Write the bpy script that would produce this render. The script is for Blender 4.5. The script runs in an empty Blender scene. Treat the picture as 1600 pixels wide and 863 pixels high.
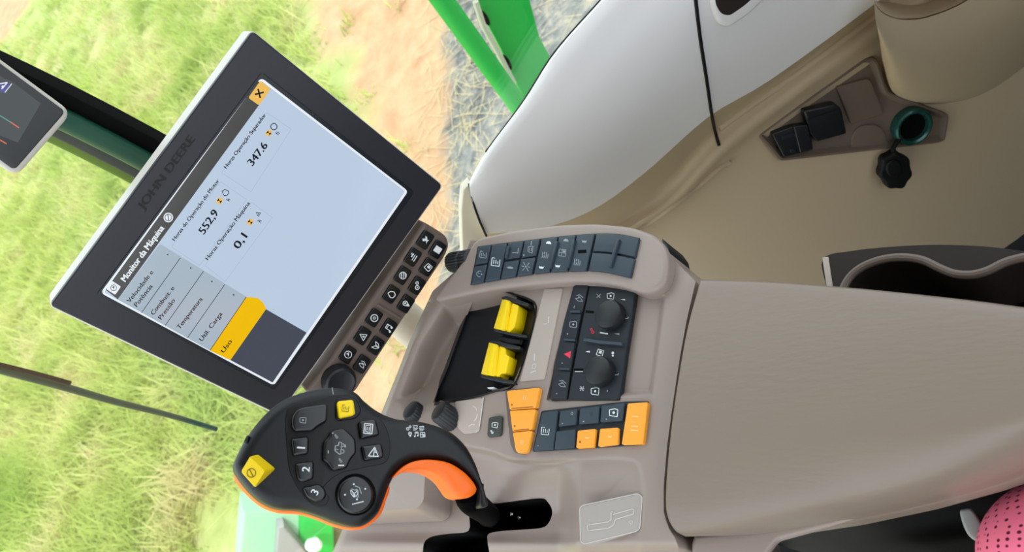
import bpy, bmesh, math, random
from mathutils import Vector, Matrix
import numpy as np
random.seed(7); rng = np.random.default_rng(7)
sc = bpy.context.scene
COL = sc.collection
PI = math.pi

# ------------------------------------------------------------------ camera
F = 1250.0
ROLL, PITCH = math.radians(30), math.radians(45)
CAMZ = 1.32
# portrait-camera coordinates: right, up, back
Uc = Vector((math.sin(ROLL)*math.cos(PITCH), math.cos(ROLL)*math.cos(PITCH), math.sin(PITCH)))
Ac = Vector((-.162, .782, -.597)); Ac = (Ac - Uc*Ac.dot(Uc)).normalized()      # armrest direction = world Y
Xc = Ac.cross(Uc).normalized()
C2W = Matrix((Xc, Ac, Uc))                       # camera vector -> world vector
CAM = Vector((0, 0, CAMZ))

def cw(r, u, b): return C2W @ Vector((r, u, b))
def ray(x, y): return C2W @ Vector(((431.5-y)/F, (800-x)/F, -1.0))

cam_d = bpy.data.cameras.new('camera'); cam = bpy.data.objects.new('camera', cam_d); COL.objects.link(cam)
cam_d.sensor_width = 36; cam_d.lens = F/1600*36; cam_d.clip_start = .01; cam_d.clip_end = 200
r_, u_, b_ = cw(1,0,0), cw(0,1,0), cw(0,0,1)
R = Matrix((-u_, r_, b_)).transposed()           # the phone is held on its side
cam.matrix_world = Matrix.Translation(CAM) @ R.to_4x4()
cam_d.dof.use_dof = True; cam_d.dof.focus_distance = .68; cam_d.dof.aperture_fstop = 13
sc.camera = cam

# ------------------------------------------------------------------ planes
class Plane:
    def __init__(s, o, n, a=None):
        s.o = Vector(o); s.n = Vector(n).normalized()
        a = Vector(a) if a is not None else Vector((1,0,0))
        a = a - s.n*a.dot(s.n); s.a = a.normalized(); s.b = s.n.cross(s.a)
    def hit(s, x, y, h=0.0):
        d = ray(x, y); t = ((s.o + s.n*h - CAM).dot(s.n))/d.dot(s.n)
        return CAM + d*t
    def px2(s, x, y, h=0.0):
        q = s.hit(x, y, h) - s.o
        return (q.dot(s.a), q.dot(s.b))
    def p3(s, a, b, h=0.0): return s.o + s.a*a + s.b*b + s.n*h

def level(z): return Plane((0,0,z), (0,0,1))
def at_depth(x, y, depth, n, a=None): return Plane(CAM + ray(x,y)*depth, n, a)

EXPO=1.3
# ------------------------------------------------------------------ materials
def lin(c):
    out = []
    for v in c[:3]:
        v /= 255.0
        out.append(v/12.92 if v <= .04045 else ((v+.055)/1.055)**2.4)
    return (*out, 1.0)
MATS = {}
def mat(name, rgb, rough=.5, spec=.5, metal=0, grain=0.0, gscale=900, coat=0, stretch=None):
    m = bpy.data.materials.new(name); m.use_nodes = True
    nt = m.node_tree; p = nt.nodes['Principled BSDF']
    p.inputs['Base Color'].default_value = lin(rgb); p.inputs['Roughness'].default_value = rough
    p.inputs['Specular IOR Level'].default_value = spec; p.inputs['Metallic'].default_value = metal
    p.inputs['Coat Weight'].default_value = coat
    if grain:
        tc = nt.nodes.new('ShaderNodeTexCoord'); n = nt.nodes.new('ShaderNodeTexNoise'); b = nt.nodes.new('ShaderNodeBump')
        n.inputs['Scale'].default_value = gscale; n.inputs['Detail'].default_value = 2
        if stretch:
            mp = nt.nodes.new('ShaderNodeMapping'); mp.inputs['Scale'].default_value = stretch
            nt.links.new(tc.outputs['Object'], mp.inputs[0]); nt.links.new(mp.outputs[0], n.inputs['Vector'])
        else: nt.links.new(tc.outputs['Object'], n.inputs['Vector'])
        b.inputs['Strength'].default_value = grain; b.inputs['Distance'].default_value = .001
        nt.links.new(n.outputs['Fac'], b.inputs['Height']); nt.links.new(b.outputs[0], p.inputs['Normal'])
    MATS[name] = m
    return m
def emit(name, rgb, s=1.0, gloss=0.0):
    m = mat(name, (8,8,10), .12, .5); p = m.node_tree.nodes['Principled BSDF']
    p.inputs['Emission Color'].default_value = lin(rgb); p.inputs['Emission Strength'].default_value = s*2**-EXPO*.97
    return m

PALE = mat('pale_panel_plastic', (232,229,228), .45, .4, grain=.04)
WALLB = mat('wall_plastic', (196,176,146), .55, .35, grain=.06)
CONS = mat('console_plastic', (150,135,126), .36, .45, grain=.06)
CONSB = mat('console_brown_plastic', (150,130,120), .45, .4, grain=.06)
PADM = mat('armrest_vinyl', (130,116,104), .36, .45, grain=.22, gscale=260, stretch=(1,.25,1))
PLATE = mat('plate_plastic', (176,163,152), .5, .4)
GREYP = mat('grey_plate_plastic', (166,158,151), .45, .4)
EMB = mat('embossed_mark', (204,198,192), .4, .5)
BLK = mat('black_plastic', (22,25,29), .42, .45, grain=.05)
SLATE = mat('slate_button_plastic', (48,60,70), .45, .4, grain=.04)
DSLATE = mat('dark_panel_plastic', (30,36,42), .5, .35, grain=.04)
HOLE = mat('black_hole', (5,5,6), .8, .1)
GLOS = mat('gloss_black_key', (14,16,19), .3, .5)
BEZ = mat('monitor_bezel', (40,40,46), .42, .4, grain=.04)
BEZI = mat('monitor_inner_edge', (24,28,36), .35, .4)
SHELL = mat('pale_monitor_shell', (205,200,192), .4, .4)
BROWN = mat('brown_grey_plastic', (104,90,82), .45, .4, grain=.04)
ORG = mat('orange_key', (250,166,52), .42, .4)
ORGD = mat('orange_key_mark', (150,92,20), .5, .3)
ORGL = mat('orange_key_pale_mark', (253,205,130), .5, .3)
ORT = mat('orange_grip_rubber', (255,112,18), .42, .4)
YEL = mat('yellow_plastic', (250,214,10), .42, .4)
YELD = mat('yellow_mark', (120,98,10), .5, .3)
WHT = mat('white_print', (225,228,230), .5, .3)
GRYP = mat('grey_print', (150,156,160), .5, .3)
REDP = mat('red_print', (226,58,80), .5, .3)
JOY = mat('joystick_black', (17,19,22), .42, .35, grain=.05)
JOYG = mat('joystick_panel_black', (9,10,12), .4, .3)
INK = mat('display_letters', (8,8,9), .6, .5)
RING = mat('socket_ring_green', (38,88,80), .25, .6, metal=.4)
RUB = mat('black_rubber', (10,10,11), .6, .3)
SOCK = mat('socket_panel_plastic', (116,100,88), .5, .35, grain=.05)
TRAY = mat('tray_plastic', (46,40,36), .65, .2)
PINK = None
CHR = mat('metal_pin', (180,180,180), .25, .5, metal=1)
LEV = mat('grey_tab_plastic', (150,152,150), .5, .4)
GRN = mat('green_paint', (14,180,68), .35, .5)
GRND = mat('dark_green_paint', (20,70,55), .3, .5)
GRNP = mat('overexposed_green', (150,200,165), .5, .4)  # green paint with its overexposure put into the colour
DKG = mat('grey_seal', (62,66,62), .5, .3)
OLV = mat('olive_strip', (98,122,48), .5, .3)
FLOORM = mat('floor_mat_rubber', (20,20,21), .8, .2)
BLOCKM = mat('sun_block_grey', (150,146,140), .9, .1)  # for the unseen roof added against the sun
SEATM = mat('seat_fabric_dark', (18,18,20), .9, .1)
SEAL = mat('seal_black', (6,6,7), .7, .08)
STEMM = mat('stem_black', (4,4,6), .7, .02)
CREAM = mat('cream_trim', (222,214,196), .5, .4)
S_BG = emit('screen_pale_blue', (196,214,236), .92)
S_BOX = emit('screen_box_line', (182,196,220), .9)
S_HDR = emit('screen_header', (84,84,84), .8)
S_MENU = emit('screen_menu', (178,194,208), .9)
S_SEP = emit('screen_separator', (60,68,76), .8)
S_TXT = emit('screen_text', (28,32,40), .7)
S_WHT = emit('screen_white', (232,240,246), 1.0)
S_YEL = emit('screen_yellow', (248,196,8), .95)
S_YBT = emit('screen_button_amber', (246,196,96), .95)
S_DRK = emit('screen_dark_area', (86,92,106), .7)
S_BLK = emit('small_screen_dark', (24,27,30), .6)
S_BLK2 = emit('small_screen_grey', (40,48,48), .6)
S_GRN = emit('small_screen_green_line', (70,170,160), .9)
S_ORG = emit('small_screen_orange_line', (225,100,40), .9)
S_PUR = emit('small_screen_violet_icon', (60,52,140), .9)

# ------------------------------------------------------------------ mesh builder
class MB:
    def __init__(s): s.v=[]; s.f=[]; s.m=[]; s.mats=[]
    def mi(s, m):
        if m not in s.mats: s.mats.append(m)
        return s.mats.index(m)
    def add(s, vs, fs, m):
        k=len(s.v); s.v += [tuple(v) for v in vs]; i=s.mi(m)
        for f in fs: s.f.append([k+j for j in f]); s.m.append(i)
    def build(s, name, parent=None, angle=35, origin=None):
        me = bpy.data.meshes.new(name)
        o0 = Vector(origin) if origin is not None else (parent_loc(parent) if parent else Vector((0,0,0)))
        me.from_pydata([tuple(Vector(v)-o0) for v in s.v], [], s.f)
        for m in s.mats: me.materials.append(m)
        me.polygons.foreach_set('material_index', s.m)
        me.polygons.foreach_set('use_smooth', [len(f)<=4 for f in s.f])
        me.validate(); me.update()
        me.set_sharp_from_angle(angle=math.radians(angle))
        o = bpy.data.objects.new(name, me); COL.objects.link(o)
        if parent:
            o.parent = parent; WL[o.name] = o0
        else:
            o.location = o0; WL[o.name] = o0
        return o
WL = {}
def parent_loc(p): return WL[p.name]

def thing(name, label, cat, loc, group=None):
    o = bpy.data.objects.new(name, None); COL.objects.link(o); o.location = loc; WL[o.name] = Vector(loc)
    o.empty_display_size = .02
    return tag(o, label, cat, group)
def tag(o, label, cat, group=None, kind=None):
    o['label'] = label; o['category'] = cat
    if group: o['group'] = group
    if kind: o['kind'] = kind
    return o

# ---- 2d outline helpers (any units)
def cr_closed(P, n=6):
    out=[]; N=len(P)
    for i in range(N):
        p0,p1,p2,p3 = (np.array(P[(i+k-1)%N], float) for k in range(4))
        for j in range(n):
            t=j/n
            out.append(tuple(.5*((2*p1)+(-p0+p2)*t+(2*p0-5*p1+4*p2-p3)*t*t+(-p0+3*p1-3*p2+p3)*t**3)))
    return out
def cr_open(P, n=6):
    P=[np.array(p,float) for p in P]; Q=[2*P[0]-P[1]]+P+[2*P[-1]-P[-2]]; out=[]
    for i in range(len(P)-1):
        p0,p1,p2,p3=Q[i:i+4]
        for j in range(n):
            t=j/n
            out.append(.5*((2*p1)+(-p0+p2)*t+(2*p0-5*p1+4*p2-p3)*t*t+(-p0+3*p1-3*p2+p3)*t**3))
    out.append(P[-1]); return [tuple(p) for p in out]
def rounded(P, r, n=5):
    out=[]; N=len(P)
    for i in range(N):
        p=np.array(P[i],float); a=np.array(P[i-1],float); b=np.array(P[(i+1)%N],float)
        ri = r[i] if isinstance(r,(list,tuple)) else r
        la,lb=np.linalg.norm(a-p),np.linalg.norm(b-p)
        k=min(ri,.45*la,.45*lb)
        q0=p+(a-p)/la*k; q1=p+(b-p)/lb*k
        for j in range(n+1):
            t=j/n; out.append(tuple((1-t)**2*q0+2*t*(1-t)*p+t*t*q1))
    return out
def circle(cx, cy, rx, ry=None, n=32, rot=0):
    ry = ry or rx; c,s=math.cos(rot),math.sin(rot)
    return [(cx+rx*math.cos(2*PI*i/n)*c-ry*math.sin(2*PI*i/n)*s, cy+rx*math.cos(2*PI*i/n)*s+ry*math.sin(2*PI*i/n)*c) for i in range(n)]
def area2(P): return .5*sum(P[i-1][0]*P[i][1]-P[i][0]*P[i-1][1] for i in range(len(P)))
def inset(P, d):
    N=len(P); out=[]
    for i in range(N):
        p=np.array(P[i]); a=np.array(P[i-1]); b=np.array(P[(i+1)%N])
        e1=p-a; e2=b-p; l1=np.linalg.norm(e1)+1e-12; l2=np.linalg.norm(e2)+1e-12
        n1=np.array((-e1[1],e1[0]))/l1; n2=np.array((-e2[1],e2[0]))/l2
        v=(n1+n2)/max(.35,1+n1@n2)
        out.append(tuple(p+v*d))
    return out
def maxin(P, r):
    """per-vertex rounding radius, limited by the local thickness of the outline"""
    A=np.array(P); N=len(A); B=np.roll(A,-1,axis=0); Pv=np.roll(A,1,axis=0)
    e=B-Pv; nn=np.stack([-e[:,1],e[:,0]],1); nn/= (np.linalg.norm(nn,axis=1,keepdims=True)+1e-12)
    out=np.full(N,r)
    for i in range(N):
        o=A[i]; d=nn[i]; s_=B-A; den=d[0]*s_[:,1]-d[1]*s_[:,0]; den=np.where(abs(den)<1e-14,1e-14,den); w=A-o
        t=(w[:,0]*s_[:,1]-w[:,1]*s_[:,0])/den; u=(w[:,0]*d[1]-w[:,1]*d[0])/den
        ok=(u>=-1e-6)&(u<=1+1e-6)&(t>1e-7); ok[i]=False; ok[i-1]=False
        if ok.any(): out[i]=min(r,.40*t[ok].min())
    for _ in range(4): out=np.minimum(out,(np.roll(out,1)+out*2+np.roll(out,-1))/4)
    return out
def inset_v(P, D):
    N=len(P); out=[]
    for i in range(N):
        p=np.array(P[i]); a=np.array(P[i-1]); b=np.array(P[(i+1)%N]); e1=p-a; e2=b-p; l1=np.linalg.norm(e1)+1e-12; l2=np.linalg.norm(e2)+1e-12
        n1=np.array((-e1[1],e1[0]))/l1; n2=np.array((-e2[1],e2[0]))/l2; v=(n1+n2)/max(.5,1+n1@n2); out.append(tuple(p+v*D[i]))
    return out
def unflip(P, Q):
    """merge neighbouring points whose edge turned round when the outline was inset"""
    A=np.array(P,float); B=np.array(Q,float); N=len(A)
    G=[[i] for i in range(N)]
    for _ in range(60):
        if len(G)<5: break
        a=[A[g].mean(0) for g in G]; b=[B[g].mean(0) for g in G]; hit=None; worst=-1e-13
        for k in range(len(G)):
            n=(k+1)%len(G); v=float((a[n]-a[k])@(b[n]-b[k]))
            if v<worst: hit=k; worst=v
        if hit is None: break
        n=(hit+1)%len(G); G[hit]=G[hit]+G[n]; G.pop(n)
    for g in G: B[g]=B[g].mean(0)
    return [tuple(p) for p in B]
def dedupe(P, eps=1e-6):
    out=[]
    for p in P:
        if not out or abs(p[0]-out[-1][0])+abs(p[1]-out[-1][1])>eps: out.append(p)
    if abs(out[0][0]-out[-1][0])+abs(out[0][1]-out[-1][1])<eps: out.pop()
    return out

def slab(mb, pl, px, h0, h1, r, m, seg=4, draft=0.0, mside=None, base=True):
    """outline given in photo pixels at height h1 of a plane, solid down to h0, top edge rounded by r"""
    P = dedupe([pl.px2(x,y,h1) for x,y in px])
    if area2(P) < 0: P.reverse()
    slab2(mb, pl, P, h0, h1, r, m, seg, draft, mside)
def slab2(mb, pl, P, h0, h1, r, m, seg=4, draft=0.0, mside=None):
    N=len(P); rings=[]
    rings.append([pl.p3(a,b,h0) for a,b in (inset(P,-draft) if draft else P)])
    if r>0:
        rv=maxin(P,r)
        for k in range(seg+1):
            t=k/seg*PI/2
            rings.append([pl.p3(a,b,h1-q+q*math.sin(t)) for (a,b),q in zip(unflip(P,inset_v(P, rv*(1-math.cos(t)))),rv)])
    else: rings.append([pl.p3(a,b,h1) for a,b in P])
    vs=[v for rg in rings for v in rg]; fs=[]
    for k in range(len(rings)-1):
        for i in range(N):
            j=(i+1)%N; fs.append([k*N+i,k*N+j,(k+1)*N+j,(k+1)*N+i])
    top=[(len(rings)-1)*N+i for i in range(N)]; top=[a for q,a in enumerate(top) if (vs[a]-vs[top[q-1]]).length>1e-7]; bot=list(range(N-1,-1,-1))
    if mside: mb.add(vs, fs, mside); mb.add([vs[i] for i in top],[list(range(len(top)))],m); mb.add(vs[:N],[bot],mside)
    else: mb.add(vs, fs+[top,bot], m)

def taper(mb, pl, base_px, hb, top_px, ht, m, bev=.12):
    """solid between two outlines of equal point count"""
    A=[pl.px2(x,y,hb) for x,y in base_px]; B=[pl.px2(x,y,ht) for x,y in top_px]
    if area2(B)<0: A.reverse(); B.reverse()
    N=len(A); M=[tuple(np.array(a)*bev+np.array(b)*(1-bev)) for a,b in zip(A,B)]
    c=np.mean(np.array(B),axis=0); T=[tuple(c+(np.array(b)-c)*.94) for b in B]
    rings=[(A,hb),(M,hb*bev+ht*(1-bev)),(T,ht)]
    vs=[pl.p3(a,b,h) for R_,h in rings for a,b in R_]; fs=[]
    for k in range(2):
        for i in range(N):
            j=(i+1)%N; fs.append([k*N+i,k*N+j,(k+1)*N+j,(k+1)*N+i])
    fs += [[2*N+i for i in range(N)], list(range(N-1,-1,-1))]
    mb.add(vs,fs,m)

def flat(mb, pl, px, h, m):
    P=dedupe([pl.px2(x,y,h) for x,y in px])
    if len(P)<3: return
    if area2(P)<0: P.reverse()
    mb.add([pl.p3(a,b,h) for a,b in P],[list(range(len(P)))],m)

def strip_px(P, w):
    """polyline -> closed ribbon outline of width w"""
    P=[np.array(p,float) for p in P]; L=[];Rr=[]
    for i,p in enumerate(P):
        d = (P[min(i+1,len(P)-1)]-P[max(i-1,0)]); d/= (np.linalg.norm(d)+1e-9); n=np.array((-d[1],d[0]))*w/2
        L.append(tuple(p+n)); Rr.append(tuple(p-n))
    return L+Rr[::-1]
def line(mb, pl, P, w, h, m):
    P=[np.array(p,float) for p in P]; 
    for i in range(len(P)-1):
        flat(mb, pl, strip_px(P[i:i+2], w), h, m)

def tube(mb, pts, rad, m, n=14, caps=True):
    pts=[Vector(p) for p in pts]; rs = rad if isinstance(rad,(list,tuple)) else [rad]*len(pts)
    vs=[];fs=[]; ref=None
    for i,p in enumerate(pts):
        d=(pts[min(i+1,len(pts)-1)]-pts[max(i-1,0)]).normalized()
        if ref is None: ref = d.orthogonal().normalized()
        ref=(ref-d*ref.dot(d)).normalized(); b=d.cross(ref)
        for k in range(n):
            a=2*PI*k/n; vs.append(p+(ref*math.cos(a)+b*math.sin(a))*rs[i])
    for i in range(len(pts)-1):
        for k in range(n):
            j=(k+1)%n; fs.append([i*n+k,i*n+j,(i+1)*n+j,(i+1)*n+k])
    if caps: fs += [list(range(n-1,-1,-1)), [(len(pts)-1)*n+k for k in range(n)]]
    mb.add(vs,fs,m)
def lathe(mb, c, axis, prof, m, n=40, ribs=0, ribd=0):
    """profile of (radius, height along axis) turned about axis at c"""
    axis=Vector(axis).normalized(); a=axis.orthogonal().normalized(); b=axis.cross(a); c=Vector(c); vs=[];fs=[]
    for r,h in prof:
        for k in range(n):
            t=2*PI*k/n; rr = r*(1+(ribd if ribs and (k*ribs*2//n)%2 else 0))
            vs.append(c+axis*h+(a*math.cos(t)+b*math.sin(t))*rr)
    for i in range(len(prof)-1):
        for k in range(n):
            j=(k+1)%n; fs.append([i*n+k,i*n+j,(i+1)*n+j,(i+1)*n+k])
    if prof[0][0]>1e-6: fs.append(list(range(n-1,-1,-1)))
    if prof[-1][0]>1e-6: fs.append([(len(prof)-1)*n+k for k in range(n)])
    mb.add(vs,fs,m)
def loft(mb, rows, m, flip=False, closed=False):
    n=len(rows[0]); vs=[v for r in rows for v in r]; fs=[]
    for i in range(len(rows)-1):
        for k in range(n if closed else n-1):
            j=(k+1)%n; q=[i*n+k,i*n+j,(i+1)*n+j,(i+1)*n+k]
            fs.append(q[::-1] if flip else q)
    mb.add(vs,fs,m)
def resample(P, n):
    P=np.array(P,float); d=np.r_[0,np.cumsum(np.linalg.norm(np.diff(P,axis=0),axis=1))]; t=np.linspace(0,d[-1],n)
    return [tuple(np.interp(t,d,P[:,k])[i] for k in range(P.shape[1])) for i in range(n)]
def rows_cr(rows, n):
    """smooth interpolation across rows of 3d points"""
    cols=[cr_open([tuple(r[k]) for r in rows], n) for k in range(len(rows[0]))]
    return [[Vector(c[i]) for c in cols] for i in range(len(cols[0]))]

# ---- lettering
GLY={}
def text_geo(s):
    if s in GLY: return GLY[s]
    cu=bpy.data.curves.new('t','FONT'); cu.body=s; cu.resolution_u=3; o=bpy.data.objects.new('t',cu); COL.objects.link(o)
    bpy.context.view_layer.update(); dg=bpy.context.evaluated_depsgraph_get(); me=o.evaluated_get(dg).to_mesh()
    vs=[(v.co.x,v.co.y) for v in me.vertices]; fs=[list(p.vertices) for p in me.polygons]
    o.evaluated_get(dg).to_mesh_clear(); bpy.data.objects.remove(o); bpy.data.curves.remove(cu)
    GLY[s]=(vs,fs); return GLY[s]
def text_px(mb, pl, s, p0, p1, hpx, h, m, bold=0):
    vs,fs=text_geo(s); x0=min(v[0] for v in vs); x1=max(v[0] for v in vs)
    p0=np.array(p0,float); d=np.array(p1,float)-p0; L=np.linalg.norm(d); r=d/L; up=np.array((r[1],-r[0]))
    for off in ([0] if not bold else [-bold,0,bold]):
        out=[]
        if len(s)==1: L=(x1-x0)*hpx/.7
        for gx,gy in vs:
            q=p0+r*((gx-x0)/(x1-x0)*L+off)+up*(gy/.7*hpx); a,b=pl.px2(q[0],q[1],h); out.append(pl.p3(a,b,h+abs(off)*2e-5+(1e-5 if off>0 else 0)))
        mb.add(out,fs,m)

# ---- symbols: list of strokes (polyline,width) or filled polygons in a unit square, y up
def arc(cx,cy,r,a0,a1,n=14): return [(cx+r*math.cos(math.radians(a0+(a1-a0)*i/n)),cy+r*math.sin(math.radians(a0+(a1-a0)*i/n))) for i in range(n+1)]
def S(P,w=.1): return ('s',P,w)
def Fp(P): return ('f',P)
SYM={
 'ring':[S(arc(0,0,.38,0,360,24),.13)],
 'target':[S(arc(0,0,.42,0,360,24),.13),S(arc(0,0,.14,0,360,12),.1)],
 'triangle':[S([(-.42,-.35),(0,.42),(.42,-.35),(-.42,-.35)],.1),Fp([(-.12,-.22),(0,.1),(.12,-.22)])],
 'hazard':[Fp([(-.45,-.38),(0,.45),(.45,-.38)])],
 'note':[S([(-.2,-.3),(-.2,.4),(.32,.4),(.32,-.2)],.11),Fp(circle(-.3,-.32,.14,n=12)),Fp(circle(.22,-.24,.14,n=12)),S([(-.2,.22),(.32,.22)],.08)],
 'drop':[S([(-.1,.45),(-.4,-.05),(-.25,-.38),(.2,-.42),(.42,-.1),(.25,.3),(-.1,.45)],.12)],
 'globe':[S(arc(0,0,.42,0,360,24),.09),S([(-.4,-.1),(.2,.4)],.12),S([(-.3,-.34),(.38,.2)],.12),S([(-.02,-.42),(.42,-.02)],.12)],
 'bars':[S([(-.4,-.3),(.4,-.3)],.12),S([(-.4,-.05),(.4,-.05)],.1),S([(-.1,.2),(.4,.2)],.16),S([(.1,.38),(.4,.38)],.1)],
 'hand':[Fp([(-.35,-.35),(-.05,-.1),(-.3,.2),(-.05,.42),(.15,.1),(.4,.3),(.42,.05),(.1,-.2),(.3,-.42),(0,-.28)]),],
 'page':[Fp([(-.38,-.42),(.38,-.42),(.38,.42),(-.38,.42)])],
 'card':[S([(-.42,-.3),(.3,-.42),(.42,.25),(-.25,.42),(-.42,-.3)],.1),Fp([(-.1,-.2),(.22,-.25),(.26,.1),(-.06,.15)])],
 'gears':[S(arc(-.18,-.1,.24,0,360,14),.12),S(arc(.27,.2,.17,0,360,12),.1),Fp(circle(-.18,-.1,.08,n=8)),Fp(circle(.27,.2,.06,n=8))],
 'pin':[S([(0,-.45),(-.28,.15),(-.15,.38),(.12,.42),(.32,.18),(0,-.45)],.12),Fp(circle(.02,.16,.12,n=10)),Fp([(0,-.4),(-.16,-.05),(.14,-.08)])],
 'leaf':[S([(-.05,-.4),(-.35,0),(-.4,.4),(-.05,.1),(-.05,-.4)],.09),S([(.02,-.4),(.08,.1),(.42,.35),(.36,-.1),(.02,-.4)],.09)],
 'clock':[S(arc(0,0,.42,0,360,24),.1),Fp([(-.2,-.18),(.3,.05),(-.1,.28),(-.02,.05)])],
 'fan':[Fp(arc(.17,.17,.2,0,360,10)),Fp(arc(-.2,.16,.17,0,360,10)),Fp(arc(.18,-.18,.17,0,360,10)),Fp(arc(-.17,-.19,.2,0,360,10)),S([(-.42,-.05),(.42,.05)],.06)],
 'blades':[S([(-.4,-.4),(.4,.4)],.22),S([(-.4,.4),(.4,-.4)],.22),Fp(circle(.34,.38,.14,n=8)),Fp(circle(-.34,.36,.14,n=8))],
 'grid':[S([(-.4,-.4),(-.4,.4),(.4,.4),(.4,-.4),(-.4,-.4)],.08),S([(-.4,.05),(.4,.05)],.07),S([(0,.4),(0,-.4)],.07),Fp([(.08,-.32),(.32,-.32),(.32,-.05),(.08,-.05)])],
 'frame':[S([(-.4,-.42),(-.4,.42),(.4,.42)],.09),S([(.4,.42),(.4,.1)],.09),S([(-.4,-.42),(.3,-.42)],.09),S([(-.2,.2),(.2,.2)],.08),S([(-.2,-.02),(.25,-.02)],.08),S([(-.2,-.22),(.1,-.22)],.08)],
 'gauge':[S(arc(0,-.05,.38,-30,210,16),.1),S([(0,-.05),(.2,.2)],.09),Fp(circle(-.02,-.3,.1,n=8))],
 'corner':[S([(-.3,.42),(-.3,-.38),(.4,-.38)],.13)],
 'grain':[Fp([(0,.48),(.13,.15),(.1,-.4),(-.1,-.4),(-.13,.15)])],
 'spray':[Fp(circle(0,0,.1,n=8)),S([(-.42,.3),(-.15,.1)],.09),S([(.42,.3),(.15,.1)],.09),S([(-.42,-.3),(-.15,-.1)],.09),S([(.42,-.3),(.15,-.1)],.09),S([(0,.2),(0,.45)],.09),S([(0,-.2),(0,-.45)],.09)],
 'dome':[Fp(arc(0,-.15,.42,0,180,12))],
 'bowl':[Fp([(-.42,.2),(-.3,-.2),(.3,-.2),(.36,.1),(.48,.3),(.3,.12),(-.3,.08)])],
 'header':[S([(-.42,-.25),(-.3,.3),(.3,.3),(.42,-.25),(-.42,-.25)],.07),S([(-.2,-.1),(.2,-.1)],.08),S([(-.18,.12),(.18,.12)],.08)],
 'rows':[S([(-.42,.35),(.42,.35)],.07),S([(-.42,.1),(-.05,.1)],.12),S([(.1,.1),(.42,.1)],.12),S([(-.42,-.15),(.42,-.15)],.1),S([(-.42,-.38),(.2,-.38)],.08)],
 'dash':[S([(0,-.42),(0,.42)],.2)],
 'bar':[S([(-.42,0),(.42,0)],.18)],
 'dot':[Fp(circle(0,0,.42,n=12))],
 'box':[S([(-.42,-.36),(-.42,.36),(.42,.36),(.42,-.36),(-.42,-.36)],.09)],
 'machine':[S([(-.42,-.1),(-.2,.25),(.15,.25),(.2,.02),(.42,.02),(.42,-.18),(-.42,-.18),(-.42,-.1)],.08),S(arc(-.2,-.28,.13,0,360,10),.08),S(arc(.24,-.28,.1,0,360,10),.08),S([(-.1,.25),(-.1,0)],.06)],
 'crop':[S([(-.3,-.4),(.1,-.1),(-.05,.42),(-.3,.1),(-.3,-.4)],.08),S([(.1,-.42),(.4,0),(.3,.35)],.09),Fp(circle(.1,.05,.12,n=8))],
 'seat':[S([(-.25,.42),(-.3,-.15),(.25,-.2),(.3,-.42)],.13),Fp(circle(-.22,.4,.13,n=8))],
 'cab':[S([(-.35,-.4),(-.3,.35),(.25,.42),(.4,-.1),(.35,-.4),(-.35,-.4)],.09),Fp(circle(.02,-.02,.13,n=10))],
 'tri_f':[S([(-.45,-.35),(.1,.42),(.42,-.4),(-.45,-.35)],.09),S([(.1,.42),(0,-.36)],.08),S([(.1,0),(.3,-.05)],.08)],
 'wedge':[Fp([(0,.45),(-.22,-.4),(.22,-.4)])],
 'hourglass':[S([(-.42,-.42),(-.42,.42),(.42,.42),(.42,-.42),(-.42,-.42)],.1)],
 'hg':[Fp([(-.26,-.3),(.26,-.3),(0,0)]),Fp([(-.26,.3),(.26,.3),(0,0)])],
 'cross':[S([(-.4,-.4),(.4,.4)],.24),S([(-.4,.4),(.4,-.4)],.24)],
 'slash':[S(arc(0,0,.4,0,360,20),.1),S([(-.28,-.28),(.28,.28)],.12)],
}
def sym(mb, pl, kind, c, size, h, m, up=(-1,-.04), sx=1.0):
    u=np.array(up,float); u/=np.linalg.norm(u); r=np.array((-u[1],u[0])); c=np.array(c,float)
    def T(P): return [tuple(c+r*(x*size*sx)+u*(y*size)) for x,y in P]
    for it in SYM[kind]:
        if it[0]=='f': flat(mb,pl,T(it[1]),h,m)
        else: line(mb,pl,T(it[1]),max(it[2]*size*.85,.9),h,m)
def conv(x0,y0,s): return lambda *P: [(x0+x/s, y0+y/s) for x,y in P]

# ================================================================== scene layout planes
D = .52
ZA = CAMZ-D                       # armrest top
ZC = ZA-.012                      # console deck
CON = level(ZC)
hW = cw(-.639,.71,-.296); hW.z=0; hW.normalize()          # along the right wall
nW = Vector((0,0,1)).cross(hW) ; 
if nW.dot(ray(800,431))>0: nW=-nW
DW = .70
WALL = Plane(CAM - nW*DW, nW, hW)
GZ = -1.95
GND = level(GZ)

# ================================================================== monitor
d1 = cw(.8265,-.5575,-.08).normalized(); d2 = cw(-.50,-.65,-.572); d2=(d2-d1*d2.dot(d1)).normalized()
nM = d1.cross(d2); 
if nM.dot(ray(385,340))>0: nM=-nM
MON = at_depth(385,340,.66,nM,d1)
w_now = (MON.hit(78,478)-MON.hit(395,48)).length
MON = at_depth(385,340,.66*.275/w_now,nM,d1)
mon_c = MON.hit(385,345)
mon = thing('display_monitor','large black-framed touchscreen monitor showing a pale blue page with white header text','monitor', (mon_c.x,mon_c.y,ZC))
TL,TR,BR,BL=(78,478),(395,48),(692,290),(436,649)
def q4(cs,k):   # inset a quad towards its centre in px
    c=np.mean(np.array(cs),axis=0); return [tuple(c+(np.array(p)-c)*k) for p in cs]
mb=MB(); slab(mb,MON,rounded([(76,480),(394,46),(694,290),(437,652)],[10,9,9,9]),-.03,-.0035,.003,SHELL)
mb.build('back_shell',mon)
mb=MB(); slab(mb,MON,rounded([TL,TR,BR,BL],[7,7,8,8]),-.006,.0,.0015,BEZ)
text_px(mb,MON,'JOHN DEERE',(224,329),(305,218),13,.0003,INK,bold=.9)
mb.build('bezel',mon)
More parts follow.
